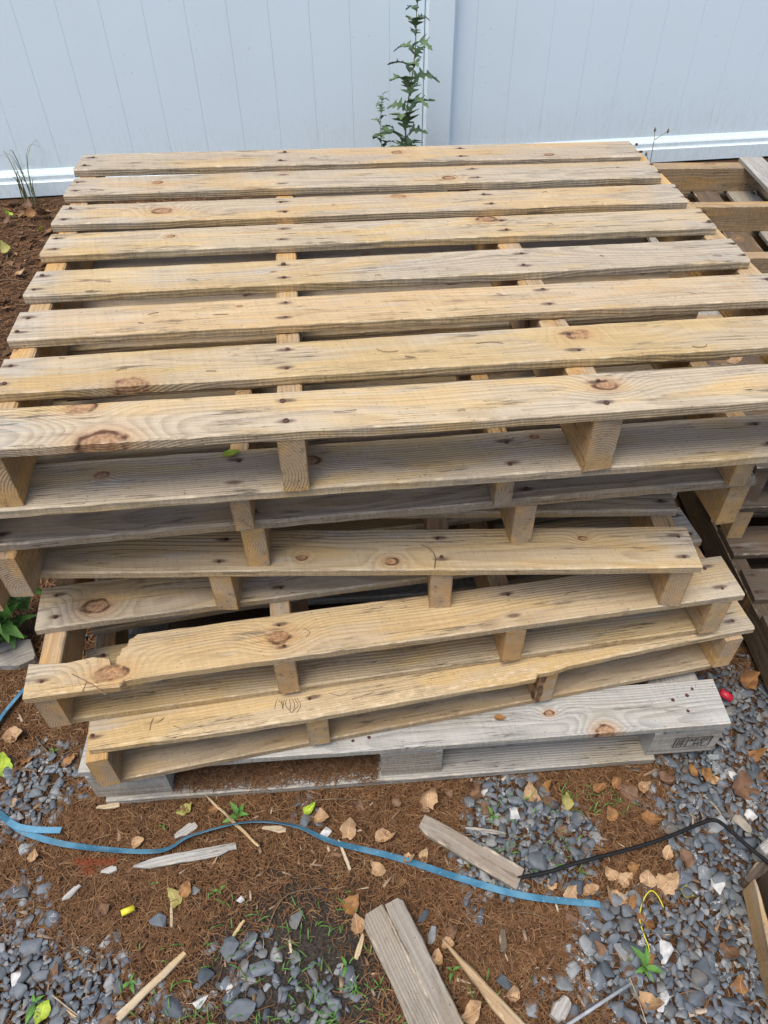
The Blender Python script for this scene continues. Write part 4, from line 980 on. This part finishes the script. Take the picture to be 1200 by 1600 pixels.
plank_px('wood_shard', 'cream shard sticking out under the grey pallet corner', (150, 1262), (186, 1255), 0.009, 0.005, PINE, (-.1, 0.1, 0))
plank_px('wood_shard', 'grey torn chip above the pale pointed shard', (272, 1308), (305, 1285), 0.018, 0.005, GREY, (.1, 0.2, 0))
plank_px('wood_shard', 'dark charred stick lying on the needles', (786, 1448), (788, 1484), 0.012, 0.008, DARKW, (.4, 0.8, 0))
# planks leaning at the right edge
plank_px('leaning_plank', 'tan edged plank standing on edge at the lower right corner', (1163, 1392), (1212, 1600), 0.012, 0.060, PINE2, (0.1, 0.3, 0), z=0.0, group='planks at the right edge', cat='plank')
plank_px('leaning_plank', 'dark brown plank beside the standing one at the lower right corner', (1190, 1378), (1245, 1600), 0.045, 0.075, DARKW, (0.0, 0.3, 0), z=0.0, group='planks at the right edge', cat='plank')
plank_px('leaning_plank', 'silvery plank end sticking up at the right edge', (1182, 1345), (1230, 1308), 0.030, 0.045, GREY, (0.3, 0.0, 0), z=0.0, group='planks at the right edge', cat='plank')
plank_px('leaning_plank', 'short brown offcut below the silvery plank end', (1163, 1385), (1190, 1355), 0.020, 0.028, DARKW, (0.2, 0.0, 0), z=0.0, group='planks at the right edge', cat='plank')
plank_px('grey_plank', 'ribbed grey board end under the leafy weed on the left', (-30, 1046), (52, 1012), 0.085, 0.02, GREY, (-0.2, 0.45, 0), z=0.0, cat='board')

def twig(label, pts, r=0.0012, mat='dry', name='twig', cat='twig', group='twigs on the ground', zs=None, seg=5):
    P = [at(*p, 0.008) for p in pts]
    P = [Vector((v.x, v.y, gh(v.x, v.y) + r + .006 + (zs[i] if zs else 0))) for i, v in enumerate(P)]
    P = spline(P, 5); n = len(P); V, Fc = tube(P, [r * (1 - (.5 if mat != 'black' else 0) * i / n) for i in range(n)], seg)
    o = link_mesh(name, V, Fc, M[mat], smooth=True); tag(o, label, cat, group); return o
twig('dark twig running over the left gravel', [(40, 1236), (95, 1220), (150, 1206), (232, 1187)], .0013)
twig('forked dark twig standing near the left gravel', [(55, 1150), (72, 1172), (90, 1180), (130, 1162), (170, 1150)], .0012)
twig('thin bent twig above the grey split plank', [(415, 1455), (432, 1415), (455, 1393), (508, 1384)], .0013)
twig('pale twig curving at the right of the gravel', [(1101, 1240), (1120, 1258), (1130, 1275), (1124, 1290)], .0016, 'pale')
twig('straight pale twig below the curving one', [(1126, 1294), (1144, 1276)], .0013, 'pale')
twig('long thin twig through the lower right needles', [(1060, 1395), (1085, 1430), (1110, 1455)], .0008)
twig('pale stalk at the bottom right of centre', [(984, 1526), (998, 1560), (1012, 1602)], .0014, 'pale')
twig('dark twig at the bottom near the rotten block', [(891, 1540), (882, 1575), (875, 1602)], .0013)
twig('short black twig on the needles at lower left', [(112, 1478), (130, 1488), (152, 1499)], .0015)
twig('pale stick at the bottom left edge', [(78, 1552), (98, 1568), (117, 1583)], .0016, 'pale')
twig('thin upright twig beside the yellow wire', [(1003, 1345), (1004, 1400), (1002, 1425)], .0009, 'dry', zs=[0, .01, 0])
twig('thin twig below the end of the blue strap', [(800, 1420), (840, 1427), (870, 1440)], .0009)
twig('pale root lying in front of the grey pallet', [(490, 1249), (530, 1247), (580, 1250)], .0016)
twig('long dark twig on the ground beyond the pallets on the left', [(-10, 438), (20, 437), (48, 440)], .003, 'dry')

# ------------------------------------------------------------------ straps, cord, wires
def strap_obj(label, pts, wd, zs, tw):
    P = []
    for (px, py), z in zip(pts, zs):
        v = at(px, py, z + .004); P.append(Vector((v.x, v.y, gh(v.x, v.y) + .006 + z)))
    P = spline(P, 8); n = len(P); V, Fc = [], []; T = [tw[min(len(tw) - 1, int(i * len(tw) / n))] for i in range(n)]
    T = [sum(T[max(0, i - 5):i + 6]) / len(T[max(0, i - 5):i + 6]) for i in range(n)]
    for i, p_ in enumerate(P):
        t = (P[min(i + 1, n - 1)] - P[max(0, i - 1)]).normalized(); s_ = t.cross(Vector((0, 0, 1))).normalized(); u = s_.cross(t)
        a = T[i]; d = s_ * math.cos(a) + u * math.sin(a); nn = -s_ * math.sin(a) + u * math.cos(a); c = p_ + Vector((0, 0, abs(math.sin(a)) * wd / 2))
        for q in (d * wd / 2 + nn * .0004, -d * wd / 2 + nn * .0004, -d * wd / 2 - nn * .0004, d * wd / 2 - nn * .0004): V.append(c + q)
    for i in range(n - 1):
        for k in range(4): Fc.append((i * 4 + k, i * 4 + (k + 1) % 4, i * 4 + 4 + (k + 1) % 4, i * 4 + 4 + k))
    Fc += [(3, 2, 1, 0), tuple((n - 1) * 4 + k for k in range(4))]
    o = link_mesh('packing_strap', V, Fc, M['strap']); tag(o, label, 'strap', 'blue packing straps'); return o
strap_obj('long blue packing strap snaking across the ground in front of the stack', [(-20, 1255), (10, 1280), (45, 1303), (120, 1322), (245, 1330), (300, 1306), (385, 1286), (460, 1291), (520, 1315), (620, 1338), (720, 1370), (820, 1398), (938, 1413)],
          0.0125, [0.002, .002, .004, .003, .002, .006, .008, .006, .002, .002, .003, .004, .002], [.5, .4, .3, .5, .7, .9, 1.0, .9, .5, .25, .2, .2, .3])
strap_obj('short folded end of blue strap lying on the left gravel', [(12, 1283), (30, 1292), (60, 1296), (95, 1297)], 0.012, [.01, .008, .007, .007], [.1, .1, .1])
strap_obj('piece of blue strap rising at the left edge beside the pallets', [(-30, 1175), (0, 1125), (20, 1100), (40, 1078), (70, 1050)], 0.014, [.004, .006, .006, .004, .002], [.5, .5, .4])
strap_obj('bit of blue strap seen through the gap in the pallets', [(108, 1035), (113, 1015), (118, 1002), (135, 992)], 0.014, [.004, .004, .004, .004], [.3, .3])
P = [(800, 1372), (850, 1366), (900, 1353), (1000, 1327), (1050, 1310), (1085, 1296), (1108, 1290), (1125, 1300), (1160, 1333), (1205, 1372)]
o = twig('black cord running from the broken slat to the planks at the right edge', P, .0036, 'black', 'black_cord', 'cord', None, [.006, .012, .018, .020, .022, .026, .030, .034, .036, .040], 7)
Vt, Ft = [], []
P = [Vector((v.x, v.y, gh(v.x, v.y) + h)) for v, h in ((at(1042, 1412, .02), .004), (at(1030, 1395, .02), .012), (at(1018, 1390, .02), .018), (at(1008, 1402, .02), .014), (at(1003, 1428, .02), .006), (at(1010, 1455, .02), .006), (at(1018, 1478, .02), .006), (at(1017, 1497, .02), .005))]
Vt, Ft = tube(spline(P, 6), .0010, 6); o = link_mesh('yellow_wire', Vt, Ft, M['yellow'], smooth=True); tag(o, 'thin yellow wire looping over the lower right gravel', 'wire')
P = [at(886, 1602, .012), at(985, 1537, .014)]; Vt, Ft = tube(P, .0028, 8); o = link_mesh('grey_rod', Vt, Ft, M['rod'], smooth=True); tag(o, 'thin pale grey rod at the bottom edge right of centre', 'rod')
c = at(200, 1421, .012)
def hollow(r0, r1, L, n=14):
    V, Fc = [], []
    for x, r in ((0, r0), (L, r0 * .96), (L, r1 * .96), (0, r1)):
        for k in range(n): a = 2 * math.pi * k / n; V.append((x, r * math.cos(a), r * math.sin(a)))
    for j in range(4):
        for k in range(n): k2 = (k + 1) % n; j2 = (j + 1) % 4; Fc.append((j * n + k, j * n + k2, j2 * n + k2, j2 * n + k))
    return V, Fc
V, Fc = hollow(.0055, .0042, .022); o = link_mesh('yellow_tube', V, Fc, M['yellow'], None, (c.x - .01, c.y - .006, c.z), (0, .1, .45), smooth=True); tag(o, 'short yellow plastic tube lying on the needles', 'plastic tube')
c = at(1134, 1086, .02); V, Fc = hollow(.009, .007, .026); o = link_mesh('red_cap', V, Fc, M['red'], None, (c.x - .012, c.y + .005, c.z + .005), (0, .2, -.6), smooth=True); tag(o, 'small red plastic cap in the dark gap right of the grey pallet', 'plastic cap')
# rust red T-shaped mark made of crumbs
V, Fc = [], []
for k in range(420):
    if k % 4: px, py = RS.uniform(112, 182), RS.uniform(1339, 1349)
    else: px, py = RS.uniform(126, 146), RS.uniform(1346, 1364)
    c = at(px, py, 0.006); r = RS.uniform(.0008, .002); b = len(V); z = gh(c.x, c.y) + RS.uniform(.003, .007)
    for (x, y, zz) in ((r, 0, 0), (-r * .6, r * .8, 0), (-r * .5, -r * .9, 0), (0, 0, r)): V.append((c.x + x * 1.6, c.y + y, z + zz))
    Fc += [(b, b + 1, b + 3), (b + 1, b + 2, b + 3), (b + 2, b, b + 3), (b, b + 2, b + 1)]
o = link_mesh('rusty_crumbs', V, Fc, M['rust']); tag(o, 'small patch of rust red crumbs on the needles at the left', 'crumbs', kind='stuff')

# ------------------------------------------------------------------ plants
def leaf_part(root, mesh, loc, rot, sc=1.0, name='leaf'):
    o = bpy.data.objects.new(name, mesh); COL.objects.link(o); o.parent = root; o.location = loc; o.rotation_euler = rot; o.scale = (sc,) * 3; return o
def leaf_mesh(name, mat, **kw):
    V, Fc = leaf_geo(**kw); me = bpy.data.meshes.new(name); me.from_pydata(V, [], Fc); me.update(); me.materials.append(mat)
    me.polygons.foreach_set('use_smooth', [True] * len(me.polygons)); return me
def thistle(label, base, top_z, lean, nleaf, seed, Lmax, r=0.0045, matl='leaf_dull', start=.0):
    rs = random.Random(seed); root = empty('thistle_weed', base); tag(root, label, 'weed', None)
    pts = [Vector((lean * (z / top_z) ** 1.4 + .006 * math.sin(z * 14), .004 * math.sin(z * 9), z)) for z in [top_z * k / 10 for k in range(11)]]
    V, Fc = tube(spline(pts, 3), [r * (1 - .7 * k / 30) for k in range(31)], 6); link_mesh('stem', V, Fc, M['stem'], root, smooth=True)
    ms = [leaf_mesh('leaf', M[matl], L=.1, wd=.075, curl=-.6, cup=.2, lobes=4, lobe_d=.72, n=20, seed=seed + k, stemL=.1) for k in range(4)]
    for k in range(nleaf):
        t = start + (1 - start) * (k + .5) / nleaf; z = top_z * t; p_ = pts[min(10, int(t * 10))].lerp(pts[min(10, int(t * 10) + 1)], t * 10 % 1)
        a = k * 2.4 + rs.uniform(-.4, .4); L = Lmax * (1.05 - .75 * t) * rs.uniform(.7, 1.15)
        leaf_part(root, ms[k % 4], (p_.x, p_.y, z), (rs.uniform(-.5, .5), -rs.uniform(.25, .9), a), L / .1)
    for k in range(3):   # tip buds
        leaf_part(root, ms[k % 4], pts[-1] + Vector((0, 0, -.01 * k)), (0, -rs.uniform(.2, 1.2), k * 2.1), .3)
    return root
b = atY(630, 236, 3.55)
thistle('tall thistle weed with jagged leaves growing against the fence post', (b.x, 3.55, 0), 0.86, .07, 27, 3, .15, start=.12)
b = atY(595, 230, 3.50)
thistle('thin young thistle stem left of the tall weed', (b.x, 3.50, 0), 0.43, .01, 9, 8, .10, r=.003, start=.5)
# dry stalk behind the right corner
b = atY(1012, 262, 3.3); root = empty('dry_stalk', (b.x, 3.3, 0)); tag(root, 'dry stalk with small seed heads by the right back corner of the stack', 'weed')
t1 = atY(1022, 219, 3.3); Pz = t1.z
V, Fc = tube([(0, 0, 0), (.01, 0, Pz * .5), (t1.x - b.x, 0, Pz)], [.003, .002, .0015], 5); link_mesh('stem', V, Fc, M['stem'], root)
for dx, dz in ((-.006, .04), (.05, .035), (-.02, -.055)):
    V, Fc = tube([(t1.x - b.x, 0, Pz - (.0 if dz > 0 else .09)), (t1.x - b.x + dx, 0, Pz + dz)], .0012, 4); link_mesh('stem', V, Fc, M['stem'], root)
    V, Fc = tube([(t1.x - b.x + dx, 0, Pz + dz - .008), (t1.x - b.x + dx, 0, Pz + dz), (t1.x - b.x + dx, 0, Pz + dz + .01)], [.002, .005, .001], 6); link_mesh('seed_head', V, Fc, M['dry'], root)
# grass tuft at the left by the fence
def blade_tuft(name, label, c, n, hmin, hmax, spread, mat, seed, wd=.003, cat='grass', bend=1.0, lean=(0, 0)):
    rs = random.Random(seed); root = empty(name, c); tag(root, label, cat)
    for k in range(n):
        a = rs.uniform(0, 6.28); h = rs.uniform(hmin, hmax); d = Vector((math.cos(a), math.sin(a), 0)) * rs.uniform(.3, 1.0) * bend * h * .8 + Vector((lean[0], lean[1], 0)) * h
        V, Fc = [], []; s_ = Vector((-math.sin(a), math.cos(a), 0)); o0 = Vector((rs.uniform(-1, 1), rs.uniform(-1, 1), 0)) * spread
        for i in range(7):
            t = i / 6; p_ = o0 + d * t * t + Vector((0, 0, h * math.sin(t * 1.9) / 1.0 * .95 if bend > .6 else h * t)); ww = wd * (1 - t) ** .6 + .0002
            V += [p_ + s_ * ww / 2, p_ + Vector((0, 0, -ww * .25)), p_ - s_ * ww / 2]
        for i in range(6):
            for j in range(2): q = i * 3 + j; Fc.append((q, q + 1, q + 4, q + 3))
        link_mesh('blade', V, Fc, M[mat], root, smooth=True)
    return root
c = at(48, 318, .0)
blade_tuft('grass_tuft', 'dark wiry grass tuft at the foot of the fence on the left', (c.x, c.y, 0), 16, .12, .30, .03, 'stem', 5, .006)
# leafy weed left of the stack
rs = random.Random(4); c = at(28, 990, 0); root = empty('leafy_weed', (c.x, c.y, 0)); tag(root, 'bright green leafy weed left of the stack under the third pallet', 'weed')
ms = [leaf_mesh('leaf', M['leaf_green'], L=.05, wd=.028, curl=-.7, cup=.25, n=12, seed=40 + k, tooth=.10, stemL=.3) for k in range(3)] + [leaf_mesh('leaf', M['leaf_yellow'], L=.035, wd=.02, curl=-.5, cup=.2, n=10, seed=60, stemL=.3)]
for s_ in range(12):
    a = rs.uniform(0, 6.28); h = rs.uniform(.10, .28); dx = Vector((math.cos(a), math.sin(a), 0)) * rs.uniform(.02, .07) - Vector((.025, 0, 0)); o0 = Vector((rs.uniform(-.03, .03), rs.uniform(-.05, .05), 0))
    pts = [o0 + dx * (t * t) + Vector((0, 0, h * t)) for t in (0, .33, .66, 1)]
    V, Fc = tube(pts, [.0018, .0015, .0012, .0008], 5); link_mesh('stem', V, Fc, M['stem'], root)
    for k in range(8):
        t = .3 + .7 * k / 7; p_ = o0 + dx * t * t + Vector((0, 0, h * t))
        leaf_part(root, ms[3] if rs.random() < .1 else ms[k % 3], p_, (rs.uniform(-.3, .3), -rs.uniform(-.1, .6), k * 2.4 + s_), rs.uniform(.7, 1.25))
# small green weeds on the ground
gm = [leaf_mesh('leaf', M['leaf_green'], L=.034, wd=.013, curl=-.4, cup=.25, n=8, seed=70 + k, stemL=.15) for k in range(2)]
for (px, py, sc, nl_, lb) in ((1008, 1512, 0.9, 6, 'small bright green weed in the lower right gravel'), (372, 1272, .75, 4, 'low green weed in front of the grey pallet opening'),
                              (252, 1288, 0.30, 3, 'tiny green seedling by the left end of the grey pallet'), (50, 1565, .7, 4, 'green weed beside the yellow green leaf at the bottom left'),
                              (240, 1375, 0.24, 3, 'tiny green seedling on the needle litter'), (340, 1388, 0.36, 3, 'small green sprout left of the bare soil'), (200, 1530, .5, 4, 'tiny sprout above the tan splinter'),
                              (540, 1505, 0.42, 3, 'green sprout beside the split plank'), (708, 1512, 0.42, 3, 'green sprout between the plank and the tan wedge'), (770, 1270, .5, 4, 'tiny green sprout at the left of the gravel bed'),
                              (82, 1170, 0.42, 3, 'small green sprout beside the lower left pallets'), (815, 1368, 0.48, 3, 'green sprout at the end of the broken slat')):
    c = at(px, py, .01); root = empty('green_sprout', (c.x, c.y, gh(c.x, c.y) + .002)); tag(root, lb, 'sprout', 'small green sprouts')
    for k in range(nl_): leaf_part(root, gm[k % 2], (0, 0, .004 * k * sc), (rs.uniform(-.3, .3), -rs.uniform(.1, .8), k * 2.4 + px), sc * rs.uniform(.7, 1.2))
# scattered grass blades, too many to count
V, Fc = [], []
for k in range(260):
    z_ = RS.choice(((350, 1540, 170, 70), (430, 1450, 120, 60), (820, 1300, 90, 60), (520, 1500, 60, 80), (640, 1560, 200, 40), (930, 1250, 60, 20), (380, 1590, 150, 20)))
    px, py = z_[0] + RS.uniform(-1, 1) * z_[2], z_[1] + RS.uniform(-1, 1) * z_[3]; c = at(px, min(py, 1620), .008); a = RS.uniform(0, 6.28); L = RS.uniform(.008, .026); b = len(V)
    s_ = Vector((-math.sin(a), math.cos(a), 0)) * .0011; d = Vector((math.cos(a), math.sin(a), 0)) * L
    for i in range(5):
        t = i / 4; p_ = Vector((c.x, c.y, gh(c.x, c.y) + .003)) + d * t + Vector((0, 0, L * .6 * math.sin(t * 2.4))); w_ = 1 - t * t * .95
        V += [p_ + s_ * w_, p_ - s_ * w_]
    for i in range(4): Fc.append((b + 2 * i, b + 2 * i + 1, b + 2 * i + 3, b + 2 * i + 2))
o = link_mesh('grass_blades', V, Fc, M['leaf_green'], smooth=True); tag(o, 'thin green grass blades sprouting from the soil and gravel', 'grass', kind='stuff')
